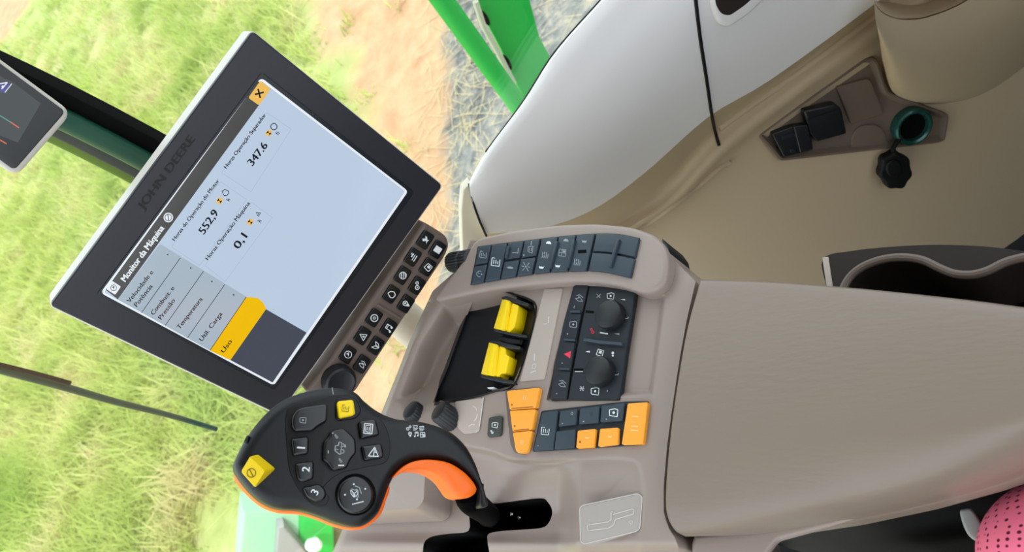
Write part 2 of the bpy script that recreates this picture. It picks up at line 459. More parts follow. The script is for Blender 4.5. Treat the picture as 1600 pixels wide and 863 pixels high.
mb=MB(); slab(mb,MON,rounded([(150,461),(409,112),(648,300),(428,612)],[6]*4),-.003,.0006,.0006,BEZI); mb.build('inner_frame',mon)
SQ=[(157,458),(408,121),(638,299),(428,603)]
mb=MB(); slab(mb,MON,rounded(SQ,[8,8,6,6]),0,.001,.0004,S_WHT)
e=.0012
flat(mb,MON,rounded([(162,457),(408,126),(633,299),(426,598)],4),e,S_BG)
e+=.00015
flat(mb,MON,[(165,453),(403,127),(423,139),(184,468)],e,S_HDR)
flat(mb,MON,[(184,468),(250,381),(385,464),(328,548)],e,S_MENU)
flat(mb,MON,[(415,483),(479,520),(426,598),(360,563)],e,S_DRK)
flat(mb,MON,[(385,464),(403,466),(411,473),(416,483),(360,563),(328,548)],e,S_YEL)
flat(mb,MON,rounded([(388,153),(407,126),(423,139),(405,165)],3),e+.0001,S_YBT)
e+=.0002
text_px(mb,MON,'Monitor da Máquina',(196,441),(257,357),10,e,S_WHT,bold=.5)
flat(mb,MON,rounded([(166,452),(175,439),(189,448),(180,461)],2),e,S_WHT)
sym(mb,MON,'clock',(177.5,450),11,e+.0001,S_TXT,(-.83,-.55))
flat(mb,MON,circle(263,340,7.5),e,S_WHT); sym(mb,MON,'slash',(263,340),13,e+.0001,S_HDR,(-.83,-.55))
sym(mb,MON,'cross',(405,146),13,e,S_TXT,(-.83,-.5))
for a,b in (((282,403),(221,489)),((318,424),(258,509)),((351,445),(293,528)),((385,464),(328,548))): line(mb,MON,[a,b],1.0,e,S_SEP)
for s,a,b in (('Velocidade e',(203,474),(240,426)),('Potência',(214,480),(239,448)),('Combust. e',(240,493),(273,451)),('Pressão',(252,500),(274,470)),
              ('Temperatura',(281,515),(317,468)),('Util. Carga',(316,534),(348,491)),('Uso',(350,552),(363,534))):
    text_px(mb,MON,s,a,b,7,e,S_TXT,bold=.25)
for c in ((262,398),(298,419),(331,440),(365,461)): sym(mb,MON,'dot',c,3,e,S_SEP)
UPM=(-.83,-.56)
for s,a,b in (('Horas de Operação do Motor',(273,377),(343,283)),('Horas Operação Separador',(354,264),(416,180)),('Horas Operação Máquina',(325,407),(391,318))):
    text_px(mb,MON,s,a,b,6,e,S_TXT,bold=.25)
for s,a,b in (('552,9',(319,367),(342,333)),('347.6',(395,260),(419,228)),('0,1',(373,390),(387,370))): text_px(mb,MON,s,a,b,12,e,S_TXT,bold=.5)
for c in ((343,314),(420,208),(391,347)):
    flat(mb,MON,[(c[0]-6,c[1]+2),(c[0]-1,c[1]-6),(c[0]+6,c[1]-2),(c[0]+1,c[1]+6)],e,S_YBT); sym(mb,MON,'hg',c,11,e+.0001,S_TXT,UPM)
for k,c,z in (('drop',(352,301),12),('ring',(428,198),13),('triangle',(403,334),8)): sym(mb,MON,k,c,z,e,S_SEP,UPM)
for a in ((358,315),(435,211),(407,348)): text_px(mb,MON,'h',a,(a[0]+3.5,a[1]-5),6,e,S_TXT,bold=.2)
for P in ([(268,386),(345,284),(385,312),(312,415)],[(346,270),(417,176),(455,202),(392,300)],[(320,415),(393,316),(425,340),(352,440)]): line(mb,MON,P+[P[0]],.8,e-.0001,S_BOX)
mb.build('screen',mon)
mb=MB()   # arm that carries the monitor, from its back down to the deck
p0=MON.p3(*MON.px2(520,400),-.03); p1=CON.hit(655,520,-.10)
tube(mb,[p0,p0-nM*.03,(p0+p1)/2-nM*.03,p1],[.024,.024,.022,.024],CREAM,20)
mb.build('mounting_arm',mon)

# ================================================================== shortcut keypad below the monitor
k6=conv(460,330,2.977)
KP=Plane(MON.o-MON.n*.002,nM,d1)
kc=KP.hit(600,490); kp=thing('shortcut_keypad','narrow brown-grey keypad of black symbol keys and dial along the lower monitor edge','keypad',(kc.x,kc.y,ZC))
mb=MB(); slab(mb,KP,rounded(k6((605,52),(640,72),(712,118),(724,165),(702,215),(515,495),(320,790),(285,845),(200,900),(60,850),(55,835),(130,745)),9),-.022,0,.004,BROWN)
slab(mb,KP,rounded(k6((390,432),(500,497),(492,508),(382,444)),3),-.001,.0016,.001,BROWN)
mb.build('housing',kp)
ax=np.array((-.545,.838)); ac=np.array((.838,.545))
def key(cx,cy,icon,la=40,lc=29):
    c=np.array((cx,cy),float)
    q=[tuple(c+ax*s*la+ac*t*lc) for s,t in ((-1,-1),(-1,1),(1,1),(1,-1))]
    mb=MB(); slab(mb,KP,rounded(k6(*q),4),-.001,.0022,.0009,GLOS)
    cc=k6((cx,cy))[0]; sym(mb,KP,icon,cc,13,.0024,WHT,(-.84,-.54)); return mb.build('key',kp)
for (x,y),i in zip([(610,135),(553,215),(505,300),(452,388),(372,498),(318,582),(250,668)],['hand','bars','globe','drop','target','triangle','clock']): key(x,y,i)
for (x,y),i in zip([(667,180),(622,262),(572,348),(520,433),(440,545),(380,628),(316,714)],['page','card','gears','pin','note','leaf','crop']): key(x,y,i)
mb=MB(); kcx,kcy=527,593; c3=KP.hit(kcx,kcy); rr=(KP.hit(kcx+25,kcy)-c3).length
lathe(mb,c3,nM,[(rr,-.002),(rr*1.0,.008),(rr*.93,.011),(rr*.8,.012),(rr*.6,.0105),(0,.0105)],BLK,48)
mb.build('rotary_dial',kp)

# ================================================================== corner display
vd=-ray(40,170).normalized()
CD=at_depth(40,180,.60,vd,d1)
cc=CD.hit(0,180); cd=thing('corner_display','small silver-rimmed display with dark screen cropped at the upper left corner','display',(cc.x,cc.y,cc.z))
P=np.array((113,176.)); e1=np.array((110,81.))/136.6; e2=np.array((-88,101.))/134
def cdp(a,b): return tuple(P-e1*a+e2*b)
mb=MB(); slab(mb,CD,rounded([cdp(0,0),cdp(240,0),cdp(240,135),cdp(0,135)],20),-.018,0,.004,SHELL); mb.build('casing',cd)
mb=MB(); slab(mb,CD,rounded([cdp(9,5),cdp(232,5),cdp(232,127),cdp(9,127)],9),-.002,.0008,.0005,GLOS); mb.build('front_glass',cd)
k5=conv(0,80,3.92)
mb=MB(); flat(mb,CD,k5((-300,20),(80,190),(250,320),(110,560),(-300,400)),.0011,S_BLK2)
line(mb,CD,k5((-120,330),(0,395),(65,435)),1.3,.0013,S_GRN); line(mb,CD,k5((65,435),(117,470)),1.8,.0013,S_ORG)
line(mb,CD,k5((-40,520),(40,568)),1.8,.0013,S_ORG)
flat(mb,CD,k5((-10,190),(72,200),(30,255),(-40,235)),.0012,S_PUR)
line(mb,CD,k5((-30,205),(45,192),(10,232)),1.6,.0014,S_WHT); line(mb,CD,k5((72,200),(30,253)),1.2,.0014,S_WHT); sym(mb,CD,'dot',k5((18,218))[0],5,.0014,S_WHT)
mb.build('screen',cd)

# ================================================================== right wall (structure)
def wp(x,y,o): return WALL.hit(x,y,o)
def wrow(P,o,n=44): return [wp(x,y,o) for x,y in resample(cr_open(P,8),n)]
rowA=[(733,287),(760,240),(820,160),(870,83),(945,-2),(1000,-66),(1080,-160),(1300,-420)]
rowA0=rowA
rowB=[(735,305),(775,270),(845,195),(910,115),(985,30),(1050,-45),(1130,-140),(1380,-430)]
rowB2=[(741,325),(790,300),(870,232),(940,150),(1015,60),(1080,-20),(1155,-110),(1430,-420)]
rowC=[(748,345),(830,320),(915,265),(985,190),(1060,95),(1112,20),(1190,-80),(1480,-400)]
rowD=[(758,366),(850,356),(930,326),(1010,268),(1108,182),(1205,124),(1367,6),(1500,-98),(1720,-260)]
rowE=[(766,384),(890,378),(975,340),(1048,284),(1116,206),(1208,136),(1372,16),(1520,-80),(1740,-240)]
rowF=[(800,398),(930,390),(1000,350),(1058,312),(1130,236),(1228,158),(1388,38),(1530,-55),(1750,-215)]
rowG=[(830,420),(950,412),(1020,364),(1080,322),(1150,258),(1250,180),(1410,70),(1550,-30),(1770,-195)]
mb=MB()
up=[wrow(rowA,-.03),wrow(rowA,0.0),wrow(rowB,.012),wrow(rowB2,.02),wrow(rowC,.024),wrow(rowD,.016)]
loft(mb,rows_cr(up,4),PALE)
LA=math.radians(24)
_g=WALL.hit(1150,258,-.02)
LOWP=Plane(_g,nW*math.cos(LA)+Vector((0,0,math.sin(LA))),hW)
def lrow(P,h=0,n=44): return [LOWP.hit(x,y,h) for x,y in resample(cr_open(P,8),n)]
rowH=[(880,475),(1010,450),(1130,410),(1240,340),(1340,262),(1470,160),(1600,60),(1720,-30),(1900,-150)]
rowI=[(930,530),(1100,500),(1250,480),(1400,460),(1550,400),(1680,300),(1800,200),(1900,110),(2050,0)]
lo=[wrow(rowD,.016),wrow(rowE,-.022),wrow(rowF,-.004),lrow(rowG),lrow(rowH),lrow(rowI)]
loft(mb,rows_cr(lo,5),WALLB)
wall=mb.build('wall_right',angle=60); wall['kind']='structure'
WV=mb.v; 
def stru(mb,name,parent=None,angle=40):
    o=mb.build(name,parent,angle)
    if not parent: o['kind']='structure'
    return o
# front strip beyond the seam, seams, sill seal
mb=MB(); slab(mb,WALL,[(735,286),(724,298),(721,330),(722,370),(724,420),(790,420),(768,378),(750,340),(740,312)],-.016,-.004,.002,CREAM); stru(mb,'trim_1')
mb=MB(); tube(mb,[wp(x,y,o) for x,y,o in ((733,287,.0),(737,308,.013),(743,328,.0215),(750,347,.0255),(760,369,.0185))],.0014,RUB,8); mb.build('seam',wall)
mb=MB(); P=cr_open([(1084,-40),(1087,0),(1094,60),(1104,125),(1112,180),(1118,208),(1124,228)],6)
from mathutils.bvhtree import BVHTree
bvh=BVHTree.FromPolygons([tuple(v) for v in wall.data.vertices.values() and [v.co for v in wall.data.vertices]],[list(p.vertices) for p in wall.data.polygons])
def on_wall(x,y,off=.0):
    d=ray(x,y).normalized(); h=bvh.ray_cast(CAM,d)
    return (h[0]-d*off) if h[0] is not None else wp(x,y,0)
tube(mb,[on_wall(x,y,.0002) for x,y in P],.0022,RUB,8); mb.build('seam',wall)
mb=MB(); tube(mb,[wp(x,y,-.006) for x,y in cr_open([(760,238),(818,160),(868,82),(943,-3),(1000,-70)],6)],.0022,RUB,8); mb.build('sill_seal',wall)
# grab recess at the top edge of the second panel
c5=conv(1000,0,2.6667)
mb=MB(); PK=Plane(on_wall(1150,5),nW,hW)
slab(mb,PK,rounded([(1106,-60),(1113,12),(1124,40),(1140,46),(1170,26),(1195,2),(1250,-50)],9),-.004,.008,.006,PALE)
mb.build('grab_recess_rim',wall)
mb=MB(); slab(mb,PK,rounded([(1112,-60),(1119,8),(1127,22),(1140,25),(1162,10),(1178,-4),(1230,-60)],6),.004,.0085,.0005,TRAY); mb.build('grab_recess',wall)
# bottle pocket
ring_rim=cr_open([(1366,6),(1378,20),(1397,29),(1420,31),(1450,27),(1506,4),(1575,-45),(1640,-100)],5)
rmid0=cr_open([(1368,30),(1382,60),(1402,78),(1432,84),(1475,80),(1540,55),(1615,0),(1690,-70)],5)
rmid1=cr_open([(1374,60),(1390,105),(1410,128),(1445,136),(1490,134),(1550,115),(1620,65),(1700,-20)],5)
rbot=cr_open([(1378,90),(1392,138),(1414,154),(1450,163),(1490,163),(1545,155),(1612,110),(1700,20)],5)
n=40
mb=MB(); rows=[[wp(x,y,o+.0) for x,y in resample(P,n)] for P,o in ((ring_rim,.055),(rmid0,.068),(rmid1,.06),(rbot,.03),(rbot,-.06))]
# inside of the pocket, behind the rim
inn=[[wp(x,y,-.02) for x,y in resample(cr_open([(1366,-10),(1378,-2),(1395,4),(1420,4),(1450,-2),(1500,-20),(1570,-60),(1640,-120)],5),n)],[wp(x,y-2,.05) for x,y in resample(ring_rim,n)]]
loft(mb,rows_cr(rows,4),WALLB); loft(mb,inn,WALLB)
mb.build('bottle_pocket',wall,60)
# the two beads of trim running to the pocket
mb=MB(); P=[(1124,200),(1180,160),(1250,112),(1310,68),(1368,24)]
tube(mb,[on_wall(x,y,-.001) for x,y in P],.005,WALLB,12); mb.build('trim_bead',wall)
mb=MB(); P=cr_open([(960,376),(1000,356),(1040,330),(1085,296),(1122,264),(1140,254)],4)
tube(mb,[on_wall(x,y,.0005) for x,y in P],.0042,WALLB,12); mb.build('trim_bead',wall)
# window above the sill
def glass():
    m=bpy.data.materials.new('window_glass'); m.use_nodes=True; nt=m.node_tree; nt.nodes.clear()
    o=nt.nodes.new('ShaderNodeOutputMaterial'); t=nt.nodes.new('ShaderNodeBsdfTransparent'); g=nt.nodes.new('ShaderNodeBsdfGlossy'); mx=nt.nodes.new('ShaderNodeMixShader')
    t.inputs[0].default_value=(.95,.97,.95,1); g.inputs[0].default_value=(1,1,1,1); g.inputs['Roughness'].default_value=.02; mx.inputs[0].default_value=.035
    nt.links.new(t.outputs[0],mx.inputs[1]); nt.links.new(g.outputs[0],mx.inputs[2]); nt.links.new(mx.outputs[0],o.inputs[0]); return m
GLASS=glass()
GP=Plane(WALL.o-nW*.03,nW,hW)
mb=MB(); fz=GP.o.z
a0,b0=GP.px2(733,300); a1,b1=GP.px2(1000,-66)
def gp(u,z): return GP.o+GP.a*u+Vector((0,0,z-GP.o.z))
sgn=1 if GP.hit(300,300).z and (GP.hit(200,300)-GP.hit(900,0)).dot(hW)>0 else -1
us=[(GP.hit(1000,-66)-GP.o).dot(GP.a)-.3*sgn, (GP.hit(-200,900)-GP.o).dot(GP.a)+.3*sgn]
zt=1.95; zb=ZA-.45
q=[gp(us[0],zb),gp(us[1],zb),gp(us[1],zt),gp(us[0],zt)]; t=-nW*.004
mb.add(q+[v+t for v in q],[[0,1,2,3],[7,6,5,4],[0,4,5,1],[1,5,6,2],[2,6,7,3],[3,7,4,0]],GLASS); stru(mb,'window_1')
# corner post seen behind the displays
PO=Plane(WALL.o-nW*.008,nW,hW)
def band(P0,P1,w0,w1,o): return None
post=thing('pillar','dark green cab post with black seal running down behind the monitor','post',PO.hit(245,230)); post['kind']='structure'
def bl(x,k): return (x, k+.493*(x-110)+(.00018*(x-110)**2))
XS=[-90,-20,40,110,180,250,330,430]
def bandp(k0,k1): return [bl(x,k0) for x in XS]+[bl(x,k1) for x in XS[::-1]]
mb=MB(); slab(mb,PO,bandp(150,186),-.02,0,.002,SEAL)
for i in range(150):      # short bristles of the seal's edge
    x,y=bl(-20+i*3.0,150); flat(mb,PO,[(x-1,y+2),(x+1.5,y+2),(x+random.uniform(-1,2),y-random.uniform(1,3.5))],-.002,RUB)
mb.build('black_seal',post)
mb=MB(); tr=(PO.hit(*bl(180,178))-PO.hit(*bl(180,210))).length*.5*.88
tube(mb,[PO.hit(*bl(x,192),.004) for x in XS],tr,GRND,24); mb.build('green_tube',post)
mb=MB(); slab(mb,PO,bandp(200,229),-.03,-.006,.003,DKG); mb.build('grey_strip',post)
mb=MB(); slab(mb,PO,bandp(215,241),-.04,-.02,.003,OLV); mb.build('olive_edge',post)
# wiper on the glass
WP=Plane(WALL.o-nW*.045,nW,hW)
wc=WP.hit(170,625); wi=thing('windshield_wiper','thin dark green wiper lying across the window over the grass','wiper',wc)
def ext(P): return P
mb=MB(); P=cr_open([(-60,555),(0,577),(90,602),(180,628),(260,648),(338,671)],5); L=[WP.hit(x,y) for x,y in P]
tube(mb,L,[.0062-.0028*i/len(L) for i in range(len(L))],GRND,12); mb.build('wiper_arm',wi)
mb=MB(); P=[(-60,548),(0,570),(60,585),(110,599)]; tube(mb,[WP.hit(x,y,.002) for x,y in P],.0028,SEAL,8); mb.build('wiper_blade',wi)

# ================================================================== power outlet panel
s6=conv(1160,80,3.753)
SP=Plane(LOWP.o,LOWP.n,hW)
sc_=SP.hit(1330,180); so=thing('power_outlet_panel','brown-grey outlet panel with black connectors and green-ringed socket set into the lower wall','outlet panel',sc_)
outer=rounded(s6((88,492),(712,38),(772,32),(800,60),(856,236),(1218,372),(1192,528),(1142,542),(222,648)),[6,5,6,6,6,8,6,5,6],4)
P=dedupe([SP.px2(x,y,.008) for x,y in outer]); 
if area2(P)<0: P.reverse()
mb=MB(); I1=inset(P,.004); I2=inset(P,.011); N=len(P)
rg=[[SP.p3(a,b,-.02) for a,b in P],[SP.p3(a,b,.006) for a,b in P],[SP.p3(a,b,.0085) for a,b in inset(P,.0015)],[SP.p3(a,b,.0085) for a,b in I1],[SP.p3(a,b,.0005) for a,b in unflip(P,I2)]]
loft(mb,rg,SOCK,closed=True); mb.build('frame',so,30)
mb=MB(); mb.add([SP.p3(a,b,.0018) for a,b in inset(P,.003)],[list(range(N))],SOCK)
mb.build('face_plate',so)
mb=MB(); slab(mb,SP,rounded(s6((360,352),(545,310),(580,335),(612,485),(440,532),(400,490)),4),0,.016,.002,BLK); slab(mb,SP,rounded(s6((358,350),(548,308),(580,340),(380,405)),4),.01,.022,.003,BLK); mb.build('connector',so)
mb=MB(); slab(mb,SP,rounded(s6((172,485),(300,440),(385,430),(418,580),(245,624)),4),0,.013,.002,BLK); slab(mb,SP,rounded(s6((230,500),(310,480),(318,500),(236,522)),2),.01,.015,.001,DSLATE); slab(mb,SP,rounded(s6((300,440),(385,430),(418,575),(340,600)),3),.01,.018,.002,BLK)
slab(mb,SP,circle(*s6((296,585))[0],4),.012,.015,.001,DSLATE); mb.build('connector',so)
mb=MB(); slab(mb,SP,rounded(s6((552,210),(738,160),(760,180),(832,370),(640,430)),4),0,.007,.002,SOCK); mb.build('blank_cover',so)
mb=MB(); slab(mb,SP,rounded(s6((640,510),(665,455),(720,432),(790,432),(835,465),(850,530),(845,560),(640,590)),10),0,.005,.002,SOCK); mb.build('round_blank',so)
for x,y,s_ in ((510,260,1),(480,300,1),(330,400,1),(300,415,1)):
    pass
mb=MB(); c=SP.hit(*s6((995,440))[0],.01); R0=.026
lathe(mb,c,LOWP.n,[(R0*1.02,-.012),(R0*1.05,.002),(R0*.98,.006),(R0*.88,.0075),(R0*.76,.006),(R0*.7,.001),(R0*.69,-.004)],RING,48); 
lathe(mb,c,LOWP.n,[(R0*.70,.0005),(R0*.69,-.006),(0,-.006)],HOLE,48)
so1=mb.build('socket',so)
mb=MB(); cpx=s6((905,705))[0]; CAPP=Plane(SP.hit(*cpx,.02),LOWP.n,hW)
cap=[(cpx[0]+ (26+1.6*math.sin(a*7))*math.cos(a)*.95, cpx[1]+(29+1.4*math.sin(a*7))*math.sin(a)) for a in [2*PI*i/56 for i in range(56)]]
slab(mb,CAPP,cap,-.008,.006,.004,RUB); slab(mb,CAPP,circle(cpx[0]-3,cpx[1]-4,13,14),0,.009,.003,RUB)
mb.build('dust_cap',so)
mb=MB(); tube(mb,[SP.hit(*s6(p)[0],h) for p,h in (((935,505),.012),((900,540),.018),((884,570),.02),((890,640),.022))],.0034,RUB,10); mb.build('cap_tether',so)

# ================================================================== cup holder
CH=level(ZA-.075)
cc=CH.hit(1440,440); ch=thing('cup_holder_tray','dark cup holder tray with two round wells behind the armrest right edge','cup holder',(cc.x,cc.y,CH.o.z-.09))
outl=cr_open([(1292,452),(1285,404),(1330,392),(1400,385),(1470,382),(1540,385),(1610,394),(1700,410)],4)
well=cr_open([(1308,500),(1316,452),(1335,424),(1368,407),(1405,401),(1440,405),(1468,418),(1492,427),(1520,428),(1545,421),(1572,408),(1610,400),(1660,405),(1690,425)],4)
mb=MB(); n=60; A=[CH.px2(x,y) for x,y in resample(outl,n)]; B=[CH.px2(x,y) for x,y in resample(well,n)]
rows=[[CH.p3(a,b,-.09) for a,b in A],[CH.p3(a,b,-.004) for a,b in A],[CH.p3(a*.985+c_*.015,b*.985+d_*.015,0) for (a,b),(c_,d_) in zip(A,B)],
      [CH.p3(a*.3+c_*.7,b*.3+d_*.7,0) for (a,b),(c_,d_) in zip(A,B)],[CH.p3(a*.08+c_*.92,b*.08+d_*.92,.0) for (a,b),(c_,d_) in zip(A,B)],[CH.p3(c_,d_,-.003) for c_,d_ in B]]
loft(mb,rows,TRAY); tube(mb,[CH.p3(c_,d_,-.0015) for c_,d_ in B],.0032,BROWN,10); mb.build('tray_rim',ch,30)  # lighter tube along the well edge paints the rim highlight
mb=MB(); cen=np.mean(np.array(B),axis=0)
rows=[[CH.p3(c_,d_,-.003) for c_,d_ in B],[CH.p3(c_,d_,-.02) for c_,d_ in B],[CH.p3(c_*.95+cen[0]*.05,d_*.95+cen[1]*.05,-.085) for c_,d_ in B]]
loft(mb,rows,TRAY); mb.add(rows[-1],[list(range(n))],HOLE); mb.build('cup_well',ch,40)
mb=MB(); slab(mb,CH,[(1284,402),(1294,401),(1302,455),(1292,455)],-.06,.001,.001,PLATE); mb.build('end_cap',ch)

# ================================================================== armrest
ap=CON.hit(1300,640)
arm=thing('armrest','wide grey-brown padded armrest filling the lower right of the console','armrest',(ap.x,ap.y,0.35))
AR=level(ZA)
def arow(P,h,n=30,hf=None):
    hf=h if hf is None else hf
    return [AR.hit(x,y,hf+(h-hf)*min(1,max(0,(x-1060)/260))) for x,y in resample(cr_open(P,8),n)]
top_r=[(1096,437),(1200,440),(1330,450),(1450,462),(1560,475),(1700,495)]
fr=[(1096,437),(1200,440)]
R1=arow(top_r,-.005); R0=[Vector((p.x,p.y,ZA-.05)) for p in R1]
R2=arow([(1093,447),(1200,450),(1330,460),(1450,472),(1560,485),(1700,505)],.0)
R3=arow([(1074,520),(1200,525),(1330,535),(1450,545),(1560,555),(1700,570)],.003)
R4=arow([(1057,620),(1200,622),(1330,625),(1450,628),(1560,630),(1700,635)],.003)
R5=arow([(1047,700),(1200,700),(1330,690),(1450,680),(1560,665),(1700,640)],.001)
R6=arow([(1042,770),(1200,760),(1330,742),(1450,722),(1560,694),(1700,650)],-.006,hf=-.002)
R7=arow([(1044,805),(1200,797),(1330,779),(1450,753),(1560,718),(1700,668)],-.016,hf=-.005)
R8=arow([(1056,829),(1200,820),(1330,800),(1450,775),(1560,742),(1700,690)],-.032,hf=-.010)
R9=arow([(1072,839),(1200,834),(1330,814),(1450,788),(1560,757),(1700,705)],-.052,hf=-.016)
rows=rows_cr([R1,R2,R3,R4,R5,R6,R7,R8,R9],5)
rows=[R0]+rows
mb=MB(); loft(mb,rows,PADM)
# rounded front face
cenx=AR.hit(1120,640,-.05)
fr0=[r[0] for r in rows]; frd=(AR.hit(1000,640)-AR.hit(1100,640)).normalized()
f1=[v+frd*.0016+Vector((0,0,-.0018)) for v in fr0]; f2=[v+frd*.0022+Vector((0,0,-.005)) for v in fr0]; f3=[Vector((v.x,v.y,ZA-.06))+frd*.0022 for v in fr0]
loft(mb,[f3,f2,f1,fr0],PADM)
# end cap at the rear
bk=[r[-1] for r in rows]; loft(mb,[bk,[Vector((v.x,v.y,ZA-.06)) for v in bk]],PADM)
mb.build('padded_lid',arm,50)
mb=MB(); slab(mb,AR,rounded([(1120,838),(1200,833),(1330,813),(1450,787),(1560,756),(1700,706),(1750,580),(1450,545),(1140,520),(1120,600),(1105,700),(1100,800)],10),-.075,-.050,.010,PADM,6); mb.build('armrest_base',arm)
mb=MB(); slab(mb,AR,rounded([(1110,822),(1200,816),(1330,798),(1450,772),(1560,742),(1700,694),(1750,600),(1450,590),(1150,560)],10),-.79,-.07,.004,RUB); mb.build('shade_dark_support',arm)  # black colour stands in for the shade under the armrest side
_a=AR.hit(1074,842,-.022); _b=AR.hit(1170,895,-.034); _c=AR.hit(1470,772,-.060); _n=(_b-_a).cross(_c-_a)
if _n.z<0: _n=-_n
SKP=Plane(_a,_n,(1,0,0))
mb=MB(); slab(mb,SKP,rounded([(1080,850),(1084,836),(1200,822),(1350,792),(1465,764),(1470,771),(1390,795),(1290,826),(1215,846),(1170,905),(1080,905)],[3,3,8,8,3,3,8,8,8,4,4]),-.012,0,.004,CONS,5); mb.build('side_skirt',arm)

# ================================================================== console
cpos=CON.hit(850,600); con=thing('control_console','grey-brown operator console with button panels beside the joystick','console',(cpos.x,cpos.y,.35))
def interp(y,T): return float(np.interp(y,[t[0] for t in T],[t[1] for t in T]))
XL=[(376,735),(400,726),(420,716),(455,676),(500,655),(538,638),(580,622),(620,606),(660,590),(700,577),(760,560),(800,547),(863,520),(905,505)]
XR=[(376,1020),(400,1046),(435,1082),(440,1087),(500,1073),(560,1062),(640,1050),(700,1042),(760,1037),(800,1037),(815,1041),(828,1046),(840,1054),(860,1062),(905,1072)]
def sst(t): t=min(1,max(0,t)); return t*t*(3-2*t)
def pdist(p,P):
    """signed distance in px to polygon, positive inside"""
    x,y=p; ins=False; best=1e9; N=len(P)
    for i in range(N):
        x1,y1=P[i-1]; x2,y2=P[i]
        if (y1>y)!=(y2>y) and x<(x2-x1)*(y-y1)/(y2-y1+1e-12)+x1: ins=not ins
        dx,dy=x2-x1,y2-y1; t=max(0,min(1,((x-x1)*dx+(y-y1)*dy)/(dx*dx+dy*dy+1e-12)))
        best=min(best,math.hypot(x-x1-t*dx,y-y1-t*dy))
    return best if ins else -best
TRAYP=[(688,467),(735,458),(764,452),(790,456),(836,474),(838,486),(818,560),(802,603),(770,612),(748,622),(690,640),(640,650),(612,625),(646,535)]
RIDGE=cr_open([(560,640),(700,690),(735,697),(770,705),(800,716),(840,718),(900,714),(950,711),(985,714),(1001,722),(1007,740)],5)
WELL=RIDGE+[(1010,770),(1008,820),(1004,850),(990,920),(300,920),(300,600)]
CLIM=[(905,436),(1000,452),(1040,462),(1020,616),(852,629),(868,560)]
def hcons(x,y):
    h=0
    d=pdist((x,y),TRAYP)
    if d>0: h-=.034*sst(d/52)
    d=pdist((x,y),WELL)
    if d>0:
        k=1-.72*sst((x-868)/42)
        h-=k*(.007*sst(d/9)+.022*sst((d-4)/58)+.012*sst((d-45)/45))
        # outer edge rounds down on the left
    # edge round towards the left side
    d=pdist((x,y),BLKP)+2.5 if 660<x<850 and y<640 else -1
    if d>0: h=min(h,-.034-.03*sst(d/9)) if x<760 else min(h,-.06*sst(d/7))
    d=pdist((x,y),CLIM)
    if d>0: h-=.005*sst(d/6)
    xl=interp(y,XL); e=x-xl
    if e<10 and y>470: h-=.006*(1-e/10)**2
    if y>845: h-=.03*((y-845)/60)**2*4
    return h
SLOT=cr_closed([(734,784),(764,788),(800,784),(844,779),(856,785),(863,800),(857,818),(843,826),(800,829),(764,834),(762,850),(757,874),(666,874),(661,862),(664,846),(678,838),(705,834),(732,830),(733,805)],3)
BLKP=cr_open([(788,456),(768,459),(750,467),(738,481),(726,513),(712,551),(698,589),(681,626)],4)+[(715,622),(748,616),(772,609),(799,601),(815,565),(828,520),(835,487),(832,475),(821,469),(803,463)]
SLA=np.array(SLOT)
def near(p,P):
    best=None; bd=1e9; N=len(P)
    for i in range(N):
        a=np.array(P[i-1]); b=np.array(P[i]); d=b-a; t=max(0,min(1,((np.array(p)-a)@d)/(d@d+1e-12))); q=a+d*t; e_=np.linalg.norm(q-np.array(p))
        if e_<bd: bd=e_; best=q
    return best
ny,nx=190,170
ys=np.linspace(376,905,ny); PXS=[]
for y in ys:
    xl,xr=interp(y,XL),interp(y,XR)
    PXS += [(xl+(xr-xl)*i/(nx-1),y) for i in range(nx)]
deckf=[];gone=set()
for j in range(ny-1):
    for i in range(nx-1):
        a=j*nx+i; q=[a,a+nx,a+nx+1,a+1]; c=np.mean([PXS[v] for v in q],axis=0)
        if 640<c[0]<880 and 770<c[1]<900 and pdist(tuple(c),SLOT)>0: gone.add((j,i)); continue
        deckf.append(q)
hole_v={}
for (j,i) in gone:
    for v in (j*nx+i,(j+1)*nx+i,(j+1)*nx+i+1,j*nx+i+1): hole_v[v]=1
kept={v for q in deckf for v in q}
for v in hole_v:
    if v in kept: PXS[v]=tuple(near(PXS[v],SLOT))
verts=[CON.hit(x,y,hcons(x,y)) for x,y in PXS]
fs=list(deckf)
ec={}
for q in deckf:
    for t in range(4): ec[(q[t],q[(t+1)%4])]=1
newv={}; slotf=[]
for (a,b) in list(ec):
    if (b,a) not in ec and a in hole_v and b in hole_v:
        for v in (a,b):
            if v not in newv: newv[v]=len(verts); verts.append(verts[v]-Vector((0,0,.06)))
        slotf.append(len(fs)); fs.append([b,a,newv[a],newv[b]])
loop=[i for i in range(nx)]+[j*nx+nx-1 for j in range(1,ny)]+[(ny-1)*nx+i for i in range(nx-2,-1,-1)]+[j*nx for j in range(ny-2,0,-1)]
k=len(verts); zb=ZC-.22
verts+= [Vector((verts[i].x,verts[i].y,zb)) for i in loop]
for q in range(len(loop)):
    r=(q+1)%len(loop); fs.append([loop[q],loop[r],k+r,k+q])
fs.append([k+q for q in range(len(loop))])
used=sorted({v for f in fs for v in f}); remap={v:i for i,v in enumerate(used)}
mb=MB(); mb.add([verts[v] for v in used],[[remap[v] for v in f] for f in fs],CONS)
mb.mi(HOLE)
for q in slotf: mb.m[q]=mb.mi(HOLE)
hous=mb.build('housing',con,60)
bmh=bmesh.new(); bmh.from_mesh(hous.data); bmesh.ops.recalc_face_normals(bmh,faces=bmh.faces); bmh.to_mesh(hous.data); bmh.free()
mb=MB(); tube(mb,[CON.hit(x,y,-.0015) for x,y in ((1064,438),(1060,470),(1056,492))],.0012,BROWN,8); mb.build('trim_seam',con)

